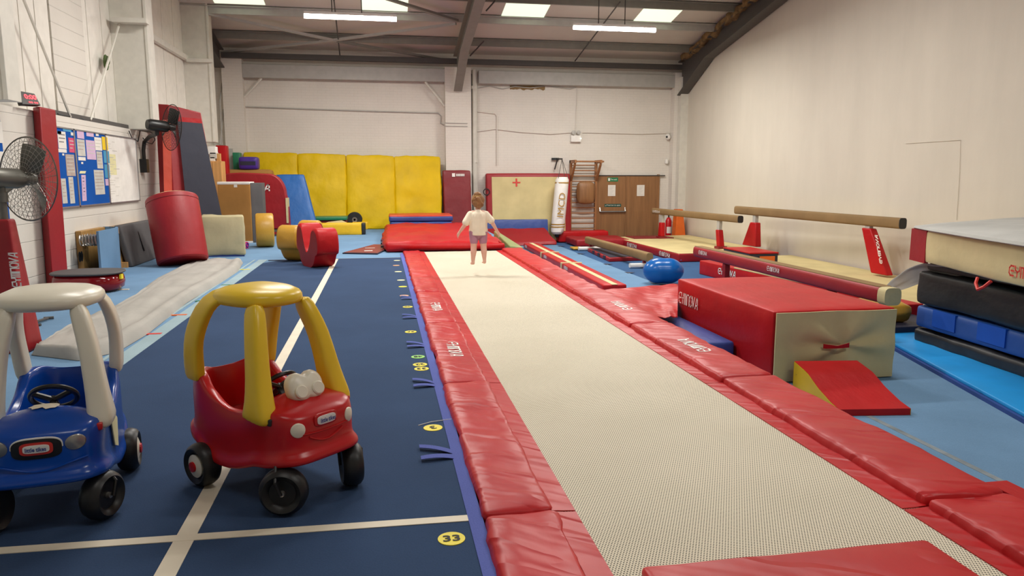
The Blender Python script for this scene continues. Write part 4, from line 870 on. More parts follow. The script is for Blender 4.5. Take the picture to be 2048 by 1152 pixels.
# blue leaning mat
t0 = 19.9
a, b, c, d_ = PY(551, 350, t0 + .5), PY(607, 349, t0 + .5), PY(632, 440, t0), PY(577, 446, t0)
bt = [V(d_.x - .1, t0 - .1, FZ), V(c.x + .07, t0 - .1, FZ), V(c.x + .07, t0 + .15, FZ), V(d_.x - .1, t0 + .15, FZ)]
solo('crash_mat', MB().cushion(bt + [a, b, b + V(0, .22, 0), a + V(0, .22, 0)], .03, (6, 2, 10), .01, .012, 3), 'blue', 'plain blue mat leaning back against the yellow mats', 'crash mat')
# brown suede box
x0, x1, y0, y1, z0, z1 = vbox(443, 505, 486, 365, FZ, .45)
t = thing('crash_mat', 'brown suede mat standing on edge with dark grey side and white top', 'crash mat', V((x0 + x1) / 2, y0, FZ))
MB().cushion(bx(x0, x1, y0, y0 + .6, FZ, z1 - .03), .02, (4, 3, 8), .004, .008).build('cover', 'brown', t)
MB().cushion([V(x1 - .0, y0 + .01, FZ), V(x1 + .23, y0 + .16, FZ), V(x1 + .23, y0 + .6, FZ), V(x1, y0 + .6, FZ)] + [V(x1, y0 + .01, z1 - .01), V(x1 + .23, y0 + .16, z1 - .01), V(x1 + .23, y0 + .6, z1 - .01), V(x1, y0 + .6, z1 - .01)], .012, (2, 2, 4)).build('side_panel', 'greydk', t)['label'] = 'dark grey side'
MB().cushion(bx(x0 - .01, x1, y0 - .012, y0 + .6, z1 - .045, z1 + .015), .015, (4, 3, 1)).build('top_trim', 'white', t)['label'] = 'white top edge'
p = PY(471, 372, y0 - .01); MB().box(p.x - .035, p.x + .035, y0 - .016, y0, p.z - .03, p.z + .03).build('sticker', 'paper', t)
MB().box(x0, x1, y0 - .02, y0 + .5, FZ, FZ + .04).build('base_edge', 'white', t)
# beige block
x0, x1, y0, y1, z0, z1 = vbox(408, 490, 513.5, 432, FZ, .7)
t = thing('foam_block', 'beige canvas foam cube next to the leaning red drum', 'foam block', V((x0 + x1) / 2, y0, FZ))
w4 = turned(x0, x1, y0, .5)
MB().cushion([lo(p, FZ + .03) for p in w4] + [lo(p, z1) for p in w4], .03, (8, 6, 6), .006, .02, 3.5).build('cover', 'beige', t); cc = sum(w4, V(0, 0, 0)) / 4; w5 = [cc + (p - cc) * .95 for p in w4]; MB().hexa([lo(p, FZ) for p in w5] + [lo(p, FZ + .035) for p in w5]).build('base', 'blue_edge', t)
# mustard roller
x0, x1, y0, y1, z0, z1 = vbox(508, 544, 497, 428, FZ, .5); r = (z1 - FZ) / 2
mb = MB(); mb.lathe([(.001, 0), (r - .05, 0), (r - .015, .012), (r, .04), (r, x1 - x0 - .04), (r - .015, x1 - x0 - .012), (r - .05, x1 - x0), (.001, x1 - x0)], V(x0, y0 + r, FZ + r), (1, .15, 0), 40, (0, 0, 1))
solo('foam_cylinder', mb, 'mustard', 'mustard yellow foam wheel standing on its rim by the brown mat', 'foam cylinder')
# pink roll
t = thing('foam_roller', 'small pink foam roller peeping out behind the beige cube', 'roller', PZ(492, 497, FZ)); c = PZ(493, 498, FZ) + V(0, .1, .07)
MB().tube([c + V(-.35, .15, 0), c], .07, 16).build('body', 'pinkf', t); MB().loop(c + V(.002, -.002, 0), (.9, -.4, 0), .04, .012, 20).build('core', 'purple', t)
# red / yellow rockers
def rocker(name, lab, base, wid, scl, rotz, msurf, mend, flip=1):
    t = thing(name, lab, 'rocker', base, rotz)
    pts = []
    ctrl = [(-.10, 0), (.10, 0), (.24, .05), (.32, .15), (.36, .22), (.44, .26), (.46, .40), (.43, .55), (.36, .62), (.27, .63), (.20, .58), (.14, .42), (.03, .27), (-.05, .27), (-.13, .43), (-.20, .62), (-.28, .68), (-.37, .66), (-.43, .56), (-.44, .40), (-.40, .28), (-.34, .22), (-.30, .12), (-.22, .04)]
    n = len(ctrl)
    for i in range(n):
        for k in range(3):
            f = k / 3; P = [V(*ctrl[(i + j) % n], 0) for j in (-1, 0, 1, 2)]
            pts.append(.5 * ((2 * P[1]) + (P[2] - P[0]) * f + (2 * P[0] - 5 * P[1] + 4 * P[2] - P[3]) * f * f + (3 * P[1] - P[0] - 3 * P[2] + P[3]) * f ** 3))
    R = []; 
    for xx, g in ((-wid / 2, .93), (-wid / 2 + .012, .98), (-wid / 2 + .04, 1), (wid / 2 - .04, 1), (wid / 2 - .012, .98), (wid / 2, .93)):
        R.append([V(xx, flip * (-p.x) * scl * g, (p.y * g + .02 * (1 - g)) * scl) for p in pts])
    MB().rings(R, True, False).build('body', msurf, t, local=True, sharp=60)
    for xx in (-wid / 2, wid / 2):
        c = V(xx, 0, .16); mb = MB(); ring = R[0] if xx < 0 else R[-1]
        mb.poly([p + V(.0, 0, 0) for p in ring]); mb.build('end_face', mend, t, local=True, smooth=False)
    return t
rocker('foam_rocker', 'red vinyl two-lobed foam rocker standing on the end of the navy carpet', V(-1.06, 12.6, FZ), .37, 1.04, math.radians(27), 'red', 'red_dark')
rocker('foam_rocker', 'mustard foam rocker with red end faces half hidden behind the red rocker', V(-1.42, 13.62, FZ), .40, 1.02, math.radians(-28), 'mustard', 'red_dark')
# bolsters and flat mats before the yellow mats
x0, x1, y0, y1, z0, z1 = vbox(630, 731, 470, 447, FZ, .35); x0 -= .3
t = thing('foam_bolster', 'long bright yellow foam bolster with a black end lying before the yellow mats', 'bolster', V((x0 + x1) / 2, y0, FZ))
MB().cushion(bx(x0, x1 - .1, y0, y0 + .4, FZ, z1), .025, (8, 3, 3), .004, .01).build('cover', 'gold', t); MB().cushion(bx(x1 - .1, x1, y0 + .005, y0 + .395, FZ + .004, z1 - .004), .02, (1, 3, 3)).build('end_cap', 'black', t)['label'] = 'black end'
x0, x1, y0, y1, z0, z1 = vbox(705, 736, 459, 444, FZ, .35); solo('foam_block', MB().cushion(bx(x0, x1, y0, y0 + .3, FZ, z1), .02, (3, 2, 2)), 'gold', 'small yellow block directly behind the black end of the bolster', 'foam block')
c = V((x0 + x1) / 2 - .15, y0 + .15, z1)
t = thing('weight_disc', 'black round weight with a hole on the yellow block before the yellow mats', 'weight', c)
MB().lathe([(.08, 0), (.2, 0), (.22, .02), (.22, .1), (.2, .12), (.08, .12), (.08, 0)], c + V(0, -.06, .06), (0, 1, 0), 32).build('disc', 'black', t); MB().lathe([(.03, 0), (.075, 0), (.075, .13), (.03, .13), (.03, 0)], c + V(0, -.063, .06), (0, 1, 0), 20).build('hub', 'chrome', t)
x0, x1, y0, y1, z0, z1 = vbox(756, 790, 455, 448, FZ, .6); x0 -= .2; solo('floor_mat', MB().prism([V(x0 + .25, y0, FZ), V(x1, y0, FZ), V(x1, y0 + 1, FZ), V(x0, y0 + 1, FZ)], (0, 0, .09)), 'gold', 'thin yellow floor mat with a cut corner left of the orange-red mat', 'mat', bevel=.02)
p, q = PY(634, 434, 20.6), PY(693, 440, 20.6)
solo('floor_mat', MB().box(p.x - .2, q.x, 20.5, 21.2, FZ, q.z - .0), 'crimson', 'dark red mat under the green mat before the yellow mats', 'mat', bevel=.02)
solo('floor_mat', MB().cushion(bx(p.x - .1, q.x + .02, 20.45, 21.2, q.z + .002, p.z), .02, (4, 3, 1)), 'green', 'green floor mat stacked behind the long yellow bolster', 'mat')
p = PY(655, 445, 19.9); solo('foam_offcut', MB().prism([V(p.x - .1, 19.8, p.z - .04), V(p.x + .5, 19.8, p.z - .02), V(p.x + .35, 20.2, p.z + .02), V(p.x + .0, 20.2, p.z - .02)], (0, 0, .02)), 'tan', 'small pinkish cream mat lying over the long yellow bolster', 'mat')

# ================================================================== LEFT WALL THINGS
# tall red/navy wedge on end
t = thing('incline_mat', 'tall red incline mat standing on end with a navy top face, left wall', 'incline mat', (-3.6, 14.9, FZ))
A = PX(310, 207, -4.3); A = PD(310, 207, 13.7)
tl0, tl1, tr1 = PD(310, 207, 14.1), PD(336, 209, 14.0), PD(402, 225, 14.7)
bl0, bl1, br1 = PD(322, 470, 14.1), PD(362, 470, 13.95), PD(446, 470, 14.4)
back = V(-.15, .9, 0)
for p in (bl0, bl1, br1): p.z = FZ
tb = tr1 + V(-.25, .5, 0); bb = br1 + V(-.25, .5, 0)
bl1 = bl0 + (tl1 - tl0) * 1.1; bl1.z = FZ
br1 = PD(453, 480, 14.5); br1.z = FZ; bb = br1 + V(-.25, .5, 0)
MB().hexa([bl0, bl1, br1, bb, tl0, tl1, tr1, tb]).build('body', 'red_dark', t, bevel=.02)
nf = (br1 - bl1).cross(tl1 - bl1).normalized(); nf = nf if nf.y < 0 or nf.x > 0 else -nf
if nf.dot(EYE - tl1) < 0: nf = -nf
def onf(px, py):
    r = ray(px, py); k = (tl1 - EYE).dot(nf) / r.dot(nf); return EYE + r * k + nf * .006
MB().prism([onf(355, 243), onf(404, 247), onf(442, 425), onf(447, 450), onf(390, 450), onf(370, 385)], nf * .006).build('navy_face', 'navy', t)['label'] = 'navy carpet face'
MB().prism([onf(337, 232), onf(401.5, 238), onf(404, 247), onf(340, 242)], nf * .005).build('pale_band', 'red', t)
MB().prism([onf(324, 240), onf(341, 240), onf(345, 420), onf(329, 420)], nf * .006).build('orange_strip', 'orange_red', t)['label'] = 'orange-red edge strip'
# drum
ax0, ax1 = PD(367, 528, 12.45), PD(343.5, 398, 12.6); ax0.z = FZ + .055; r0 = .405
t = thing('foam_drum', 'large red foam drum with a cream top leaning by the left wall', 'foam drum', V(ax0.x, ax0.y, FZ))
axd = (ax1 - ax0); Lx = axd.length; axd.normalize()
MB().lathe([(.001, 0), (r0 - .03, 0), (r0 - .005, .02), (r0, .05), (r0 + .01, Lx * .5), (r0 + .015, Lx - .03), (r0 + .005, Lx - .005), (.001, Lx)], ax0, axd, 48).build('cover', 'red_dark', t)
MB().lathe([(r0 + .0, Lx - .012), (r0 - .03, Lx + .012), (r0 * .5, Lx + .03), (.001, Lx + .035), (.001, Lx - .012)], ax0, axd, 48).build('top_cap', 'cream', t)['label'] = 'cream top'
MB().loop(ax0 + axd * (Lx - .085), axd, r0 + .014, .006, 60).build('piping', 'crimson', t)
# springboards
def board(name, lab, a, b, dtop, zt2, mat_face, parts):
    """leaning board between two floor points"""
    return
t = thing('springboard', 'springboard on its side by the left wall, blue deck curving over bare coil springs', 'springboard', (-4.2, 12, FZ))
ya, yb, yc = PX(163, 500, -4.33).y, PX(200, 500, -4.02).y, PX(240, 500, -4.1).y
hz = 1.17
MB().box(-4.395, -4.31, ya, yc + .05, FZ, hz).build('wood_frame', 'ply', t, bevel=.008)
plan = [V(-4.02, yb, 0), V(-4.02, yb + (yc - yb) * .45, 0), V(-4.03, yb + (yc - yb) * .75, 0), V(-4.08, yc - .06, 0), V(-4.16, yc + .02, 0), V(-4.24, yc + .05, 0), V(-4.305, yc + .04, 0)]
def deckp(u, v):
    k = u * (len(plan) - 1); i = min(int(k), len(plan) - 2); f = k - i; p = plan[i] * (1 - f) + plan[i + 1] * f
    return V(p.x, p.y, FZ + .005 + (hz - FZ) * v)
MB().grid(deckp, 30, 8, (-.035, .01, 0)).build('blue_deck', 'runner', t)['label'] = 'pale blue carpeted deck'
for k in range(4):
    y = ya + .16 + (yb - ya - .15) * k / 3.4; mb = MB()
    mb.tube([V(-4.30 + .26 * (a / 48), y + .055 * math.cos(a * .8), hz - .13 + .075 * math.sin(a * .8)) for a in range(49)], .010, 5); mb.build('coil_spring', 'chrome', t)
for k in (.42, .85):
    MB().prism([V(-4.308, ya + (yb - ya) * k + .05 * math.cos(a), FZ + .33 + .075 * math.sin(a)) for a in [2 * PI * q / 16 for q in range(16)]], (.003, 0, 0)).build('hand_hole', 'black', t)
t = thing('springboard', 'grey carpeted springboard leaning on the left wall behind the red drum', 'springboard', (-4.1, 13.8, FZ))
y0, y1 = PX(255, 500, -4.12).y, PX(300, 480, -4.15).y + .25; h0 = 1.17
MB().cushion([V(-4.16, y0, FZ), V(-4.05, y0, FZ), V(-4.05, y1, FZ), V(-4.16, y1, FZ), V(-4.30, y0 - .03, h0), V(-4.19, y0 - .03, h0), V(-4.19, y1, h0), V(-4.30, y1, h0)], .03, (2, 6, 6)).build('grey_deck', 'greydk', t)
MB().hexa([V(-4.34, y0 - .10, FZ), V(-4.2, y0 - .10, FZ), V(-4.2, y1, FZ), V(-4.34, y1, FZ), V(-4.395, y0 - .10, h0 - .02), V(-4.31, y0 - .10, h0 - .02), V(-4.31, y1, h0 - .02), V(-4.395, y1, h0 - .02)]).build('wood_frame', 'ply', t)
for z in (FZ + .05, h0 - .08): MB().box(-4.27 if z < 1 else -4.34, -4.12 if z < 1 else -4.22, y0 - .07, y0 - .01, z - .05, z + .04).build('wood_block', 'oak', t)
ym = (y0 + y1) / 2 - .08
MB().hexa([V(-4.085, ym, FZ + .2), V(-4.068, ym, FZ + .2), V(-4.068, ym + .03, FZ + .2), V(-4.085, ym + .03, FZ + .2), V(-4.17, ym, h0 - .15), V(-4.155, ym, h0 - .15), V(-4.155, ym + .03, h0 - .15), V(-4.17, ym + .03, h0 - .15)]).build('centre_slot', 'black', t)
# vibration plate
c = V(-3.77, 10.35, FZ)
t = thing('vibration_plate', 'glossy dark red vibration plate with a black rubber top on the pale carpet', 'exercise plate', c)
def sel(rx, ry, z, n=40, e=2.6): return [c + V(rx * math.copysign(abs(math.cos(2 * PI * k / n)) ** (2 / e), math.cos(2 * PI * k / n)), ry * math.copysign(abs(math.sin(2 * PI * k / n)) ** (2 / e), math.sin(2 * PI * k / n)), z) for k in range(n)]
MB().rings([sel(.36, .28, .02), sel(.40, .32, .05), sel(.415, .335, .12), sel(.40, .32, .20), sel(.36, .28, .235)]).build('base', 'red_gloss', t, sharp=60)
MB().rings([sel(.42, .335, .235), sel(.43, .345, .25), sel(.42, .335, .262)]).build('top_mat', 'greydk', t); MB().rings([sel(.33, .25, 0), sel(.33, .25, .03)]).build('foot_ring', 'black', t)
p = PX(230, 562, c.x + .40); MB().box(c.x + .40, c.x + .425, c.y - .1, c.y - .02, FZ + .16, FZ + .22).build('label_sticker', 'marker', t)
# red wall pads
y0, y1 = PX(66, 300, -4.2).y, PX(122, 300, -4.2).y
solo('wall_pad', MB().hexa([V(-4.395, 10.62, FZ), V(-4.25, 10.45, FZ), V(-4.25, 10.96, FZ), V(-4.395, 10.98, FZ), V(-4.395, 10.70, 2.84), V(-4.25, 10.55, 2.84), V(-4.25, 11.04, 2.84), V(-4.395, 11.06, 2.84)]), 'red_dark', 'tall red padded strip up the left brick wall beside the blue notice board', 'wall pad', bevel=.02)
# notice boards
def LP(px, py, x=-4.36): return PX(px, py, x)
yb0, ybm, yb1, yb2 = LP(100, 300).y, LP(154, 330).y, LP(216, 330).y, LP(276, 330).y
zt0, zb0 = LP(160, 262).z, LP(160, 411).z
XW = -4.372
def wallboard(name, lab, cat, a, b, mat):
    t = thing(name, lab, cat, V(-4.38, (a + b) / 2, zb0)); MB().box(-4.398, XW, a + .015, b - .015, zb0, zt0).build('panel', mat, t)
    MB().box(-4.398, -4.36, a, a + .02, zb0 - .02, zt0 + .02).box(-4.398, -4.36, b - .02, b, zb0 - .02, zt0 + .02).box(-4.398, -4.36, a, b, zb0 - .02, zb0).box(-4.398, -4.36, a, b, zt0, zt0 + .02).build('frame', 'alu', t); return t
wallboard('notice_board', 'blue felt notice board next to the red wall pad, left of the two', 'notice board', yb0, ybm, 'feltblue'); wallboard('notice_board', 'blue felt notice board next to the whiteboard, right of the two', 'notice board', ybm, yb1, 'feltblue')
wb = wallboard('whiteboard', 'whiteboard with faint handwriting on the left brick wall', 'whiteboard', yb1, yb2, 'white')
mb = MB(); random.seed(3)
for k in range(26):
    yy = yb1 + .05 + (.0 if k % 4 else .25) ; zz = zt0 - .1 - .037 * k; ln = random.uniform(.06, .3)
    mb.box(XW, XW + .002, yy, yy + ln, zz, zz + (.012 if k in (4, 7, 8, 12) else .006))
mb.build('handwriting', 'greyp', wb)
mb = MB(); mb.box(XW, XW + .001, yb1 + .12, yb1 + .42, zb0 + .45, zt0 - .3); mb.build('faded_patch', 'markerp', wb)
papers = [((113, 262), (122, 268), 'aqua', 'small pale strip at the top left corner of the left notice board'), ((125, 257), (142, 263), 'aqua', 'pale blue title strip at the top of the left notice board'), ((141, 265), (148, 271), 'paper', 'tiny white card under the title strip of the left notice board'), ((114, 263), (133, 297), 'paper', 'white printed sheet at the upper left of the left notice board'), ((136, 276), (150, 305), 'pinkp', 'bright pink sheet on the left notice board'), ((116, 298), (133, 305), 'paper', 'narrow white caption strip under the upper left white sheet'), ((124, 307), (128, 311), 'paper', 'tiny white tag below the caption strip on the left notice board'), ((130, 309), (151, 352), 'brownp', 'dull brownish two-column sheet in the middle of the left notice board'), ((121, 357), (135, 407), 'greyp', 'leaflet with a round picture at the bottom left of the left notice board'), ((136, 354), (150, 407), 'greyp', 'tall leaflet at the bottom right of the left notice board'),
          ((153, 261), (168, 277), 'lilac', 'lilac sheet at the top left of the right notice board'), ((172, 264), (187, 273), 'lilac', 'lilac title card at the top of the right notice board'), ((191, 267), (197, 272), 'paper', 'tiny white card by the top right of the right notice board'), ((153, 279), (171, 312), 'greyp', 'grey printed list under the lilac sheet'), ((171, 281), (192, 319), 'lilac', 'large pale lilac poster on the right notice board'), ((188, 275), (204, 301), 'paper', 'white sheet at the upper right of the right notice board'), ((192, 303), (206, 337), 'greyp', 'narrow grey printed sheet beneath the upper right white sheet'), ((203, 274), (216, 300), 'yellowp', 'yellow sheet at the right edge of the right notice board'), ((206, 302), (219, 326), 'aqua', 'aqua sheet below the yellow sheet'), ((208, 329), (220, 356), 'aqua', 'blue picture sheet under the aqua sheet'), ((210, 358), (220, 371), 'lilac', 'small pale card at the lower right edge of the right notice board'), ((156, 314), (171, 321), 'paper', 'narrow white caption strip below the grey printed list'), ((162, 324), (166, 328), 'paper', 'tiny white tag under the lower caption strip'), ((158, 342), (172, 347), 'markerp', 'cream caption strip above the tilted list'), ((160, 350), (175, 402), 'lilac', 'long tilted list at the lower left of the right notice board'), ((187, 340), (210, 389), 'greyp', 'large pale two-column sheet low on the right notice board')]
for i, ((xa_, ya_), (xb_, yb_), m, lb) in enumerate(papers):
    a, b = LP(xa_, ya_, XW), LP(xb_, yb_, XW); c1_ = LP(xa_, yb_, XW); c2_ = LP(xb_, ya_, XW); sh = .04 if 'tilted' in lb else 0
    z1_, z0_ = (a.z + c2_.z) / 2, (c1_.z + b.z) / 2
    o = solo('pinned_paper', MB().prism([V(XW, a.y, z0_), V(XW, b.y - sh, z0_), V(XW, b.y, z1_), V(XW, a.y + sh, z1_)], (.004, 0, 0)), m, lb, 'paper', 'papers pinned to the notice boards')
    if (xb_ - xa_) * (yb_ - ya_) > 350:
        mb = MB(); n_ = int((z1_ - z0_) / .05)
        for k in range(1, n_): mb.box(XW + .0042, XW + .005, a.y + .03 + sh, b.y - .03 - sh - .05 * ((k * 7) % 3 == 0), z1_ - .05 * k, z1_ - .05 * k + .012)
        if n_ > 1: mb.build('print', 'ink' if i in (3, 24) else 'greyp' if m != 'greyp' else 'brownp', o)
        else: mb.b.free()
a, b = LP(-30, 230), LP(8, 455); solo('notice_board', MB().box(-4.398, -4.37, a.y, LP(8, 300).y, LP(4, 455).z, LP(4, 232).z), 'feltblue', 'blue notice board cut by the left edge behind the pedestal fan', 'notice board')
for py0, py1, lb in ((244, 286, 'white sheet on the board at the left edge, upper of two'), (303, 340, 'white sheet on the board at the left edge, lower of two')):
    solo('pinned_paper', MB().box(-4.37, -4.366, LP(-20, 260).y, LP(6, 260).y, LP(4, py1).z, LP(4, py0).z), 'paper', lb, 'paper')
# timer clock on the ledge
t = thing('digital_timer', 'black digital timer with glowing red digits on the ledge of the left wall', 'timer', V(-4.4, 10.7, 2.8))
a, b, c_, d_ = PX(37, 181, -4.36), PX(69, 187, -4.36), PX(82, 211, -4.30), PX(46, 209, -4.30)
nn = (b - a).cross(d_ - a).normalized(); nn = nn if nn.dot(EYE - a) > 0 else -nn
MB().hexa([d_ - nn * .06, c_ - nn * .06, c_, d_, a - nn * .06, b - nn * .06, b, a]).build('case', 'blackp', t, bevel=.008)
def tq(u, v): return (a * (1 - u) + b * u) * (1 - v) + (d_ * (1 - u) + c_ * u) * v + nn * .004
ro = tq(.92, .5) - tq(.22, .5); upv = tq(.5, .18) - tq(.5, .55)
text('0:00', tq(.22, .56), ro, upv, 'digit', t, 'digits', bold=.02); text('00 00', tq(.35, .86), ro * .8, upv * .35, 'digit', t, 'small_digits', bold=.02)
# cables along ledge
random.seed(9)
pts = [PX(115 + 12 * i, 228 + 3.0 * i + random.uniform(-3, 3), -4.42) for i in range(17)]
solo('cable', MB().tube(pts, .012, 6), 'black', 'loose black cable trailing along the ledge above the notice boards', 'cable')
solo('cable', MB().tube([PX(x, y, -4.37) for x, y in ((258, 262), (264, 276), (276, 283), (280, 262), (288, 258), (300, 263), (306, 268), (310, 280), (304, 288), (292, 284), (286, 276))], .010, 6), 'black', 'black cable looping around the wall fan bracket', 'cable')
solo('ivy_sprig', MB().ball(PX(212, 125, -4.5), .09, 2, (.4, 1, 1.5)).ball(PX(216, 121, -4.5), .06, 2, (.4, 1, 1.3)), 'leaf', 'sprig of green ivy poking through the boards high on the left wall', 'plant')
# fans
def fan(t, c, axis, R, motor_len, mg, mw, blade_m, motor_r):
    ax = Vector(axis).normalized(); u = V(0, 0, 1) - ax * ax.z; u.normalize(); w = ax.cross(u)
    mb = MB(); dp = R * .34
    for side, sg in ((-1, -1), (1, 1)):
        for k in range(10):
            f = (k + 1) / 10; mb.loop(c + ax * sg * dp * .5 * (1 - f ** 3), ax, R * f, .0017 if k < 9 else .007, 44, 4)
    for k in range(34):
        a = 2 * PI * k / 34; d = u * math.cos(a) + w * math.sin(a)
        mb.tube([c + d * (R * f) + ax * sg * dp * .5 * (1 - f ** 3) for f, sg in ((.12, -1), (.45, -1), (.75, -1), (.93, -1), (1, -1), (1, 1), (.93, 1), (.75, 1), (.45, 1), (.12, 1))], .0020, 4)
    mb.build('guard', mw, t)
    for k in range(3):
        a0 = 2 * PI * k / 3 + .35; mb = MB()
        def bl(p, q):
            r = R * (.16 + .68 * p); a = a0 + (q - .5) * (1.0 - .35 * p); d = u * math.cos(a) + w * math.sin(a); return c + d * r + ax * (q - .5) * .35 * R * (1 - .4 * p)
        mb.grid(bl, 8, 6, ax * .004); mb.build('blade', blade_m, t)
    MB().lathe([(.001, -.05), (R * .14, -.05), (R * .16, 0), (R * .12, .06), (.001, .07)], c, ax, 24).build('hub', mg, t)
    MB().lathe([(.001, -motor_len), (motor_r * .8, -motor_len), (motor_r, -motor_len + .05), (motor_r, -dp * .5 - .04), (motor_r * .85, -dp * .5), (.001, -dp * .5)], c, ax, 28).build('motor', mg, t)
    return ax, u, w
t = thing('pedestal_fan', 'large grey pedestal fan with wire guard on a red padded column', 'fan', V(-3.2, 6.7, FZ))
c = PD(56, 358, 6.35); axf = V(math.sin(math.radians(31)), math.cos(math.radians(31)), -.04)
fan(t, c, axf, .355, .34, 'fangrey', 'wire', 'fangrey', .085)
hp = c - axf.normalized() * .24; cb = V(hp.x, hp.y, 0)
bot = PZ(12, 700, FZ); 
MB().tube([hp, V(hp.x, hp.y, hp.z - .15), V(hp.x, hp.y, hp.z - .42)], .032, 12).tube([V(hp.x, hp.y, hp.z - .2), V(hp.x, hp.y, hp.z - .12)], .045, 12).build('neck', 'fangrey', t)
zt1 = hp.z - .34
MB().cushion([V(hp.x - .15, hp.y - .15, FZ), V(hp.x + .15, hp.y - .15, FZ), V(hp.x + .15, hp.y + .15, FZ), V(hp.x - .15, hp.y + .15, FZ), V(hp.x - .06, hp.y - .06, zt1), V(hp.x + .06, hp.y - .06, zt1), V(hp.x + .06, hp.y + .06, zt1), V(hp.x - .06, hp.y + .06, zt1)], .03, (3, 3, 8)).build('padded_column', 'red_dark', t)
l0 = PY(36, 575, hp.y - .135); l1 = PY(26, 505, hp.y - .10); logo('GYMNOVA', V(l0.x + .03, hp.y - .132, l0.z), V(-.02, .028, l1.z - l0.z), V(-.075, 0, -.0), 'white', t, t=.12)
t = thing('wall_fan', 'black fan with wire guard on a bent pipe bracket on the left wall', 'fan', V(-4.38, 14.9, 2.3))
c = PD(343, 255, 13.1); axf = V(math.sin(math.radians(52)), math.cos(math.radians(52)), -.08)
ax_, u_, w_ = fan(t, c, axf, .40, .42, 'blackp', 'wired', 'blackp', .10)
m0 = c - ax_ * .26
pp = [V(-4.34, 15.0, PX(277, 345, -4.34).z), V(-4.34, 15.0, PX(277, 300, -4.34).z), V(-4.3, 14.95, PX(278, 283, -4.3).z), V(-4.15, 14.75, PX(288, 271, -4.1).z), m0 + V(0, 0, -.14), m0]
MB().tube(pp, .035, 10).build('pipe_bracket', 'blackp', t); MB().box(-4.4, -4.28, 14.92, 15.08, pp[0].z, pp[0].z + .25).build('wall_clamp', 'blackp', t)
# folded cloth runner
edge_l = [(60, 668), (112, 668), (150, 646), (215, 620), (270, 592), (310, 559), (372, 530), (410, 519)]
edge_r = [(62, 706), (160, 718), (235, 700), (295, 665), (375, 602), (450, 558), (476, 541), (486, 524)]
edge_l[0] = (84, 690)
def interp(E, u):
    k = u * (len(E) - 1); i = min(int(k), len(E) - 2); f = k - i; return (E[i][0] * (1 - f) + E[i + 1][0] * f, E[i][1] * (1 - f) + E[i + 1][1] * f)
def cl(u, v):
    a, b = interp(edge_l, u), interp(edge_r, u); p, q = PZ(a[0], a[1], FZ + .03), PZ(b[0], b[1], FZ + .02)
    x = p * (1 - v) + q * v; z = FZ + .05 + .03 * math.sin(PI * min(1, v * 1.0)) + .045 * math.exp(-((v - .9) / .10) ** 2) + .015 * noise.noise(V(u * 14, v * 4, 1)) + .01 * noise.noise(V(u * 30 + v * 12, v * 7, 5))
    if v < .02 or v > .98 or u < .01 or u > .99: z = FZ + .004
    if .02 <= v < .22: z += .008 * math.sin(v * 60)
    x.z = z; return x
mb = MB(); mb.grid(cl, 60, 26); solo('folded_cloth', mb, 'canvas', 'long pale grey folded cover cloth lying along the pale carpet', 'cloth', sharp=80)
t = thing('metal_bracket', 'small dark metal bracket on pale carpet seen between the blue car pillars', 'bracket', PZ(68, 650, FZ))
a, b = PZ(58, 651, FZ + .01), PZ(82, 650, FZ + .01); MB().tube([a, b], .018, 6).tube([a + V(0, 0, .015), a + V(.05, .3, .015)], .014, 6).build('jaw', 'steeld', t); MB().tube([a + V(0, .33, .01), b + V(-.02, .35, .01)], .016, 6).build('arm', 'steeld', t)

# ================================================================== NAVY CARPET AND MARKERS
t = thing('tumbling_carpet', 'navy roll-out carpet with cream tape lines where the toy cars stand', 'carpet', (-.85, 7, FZ))
MB().prism([V(-2.03, .2, FZ), V(.335, .2, FZ), V(.335, 13.62, FZ), V(-1.75, 13.62, FZ), V(-2.03, 13.2, FZ)], (0, 0, .008)).build('pile', 'navy_c', t)
MB().box(-2.0, .335, 13.60, 13.66, FZ, FZ + .01).build('end_seam', 'navy', t)
MB().box(-.865, -.785, .2, 13.6, FZ + .007, FZ + .0105).build('tape_line', 'tape', t)
a, b = PZ(-40, 1109, FZ), PZ(940, 1040, FZ)
MB().hexa(obx(a, b, .055, FZ + .0085, FZ + .0115)).build('tape_line', 'tape', t)
for (x, y, tx, m, rot, lb) in ((903, 1078, '33', 'marker', 0, 'yellow round floor marker with 33 in front of the cross tape'), (866, 856, '3', 'marker', 200, 'yellow round floor marker with a single 3'), (843, 738, '33', 'marker', 180, 'yellow round floor marker with an upside-down 33'), (840, 729.5, '22', 'marker', 190, 'yellow round floor marker with 22 touching the farther 33'), (836, 714, '48', 'markerg', 180, 'lime green round floor marker'), (821.5, 664, '27', 'marker', 170, 'yellow round floor marker by itself between two pairs of violet straps'), (815.5, 614, '40', 'marker', 180, 'yellow round floor marker beside the far lettered pad'), (808.5, 591.5, '', 'markero', 0, 'orange round floor marker beside the farthest violet strap'), (805.5, 573.5, '', 'marker', 0, 'yellow round floor marker sixth from the far end'), (802, 560.5, '', 'markerp', 0, 'pale round floor marker fourth from the far end'), (796.5, 543.5, '', 'markerp', 0, 'pale round floor marker third from the far end'), (792.5, 531, '', 'markero', 0, 'dull orange round floor marker second from the far end'), (794, 521, '', 'markerp', 0, 'pale round floor marker at the far end of the navy carpet')):
    c = PZ(x, y, FZ + .008); o = solo('floor_marker', MB().prism(disc(c, .056), (0, 0, .003)), m, lb, 'floor marker', 'numbered spots along the navy carpet')
    if tx:
        R_ = Matrix.Rotation(math.radians(rot), 3, 'Z'); w_ = .07 if len(tx) > 1 else .034
        text(tx, c + R_ @ V(-w_ / 2, -.026, .0032), R_ @ V(w_, 0, 0), R_ @ V(0, .052, 0), 'blackt', o, 'number', bold=.025)
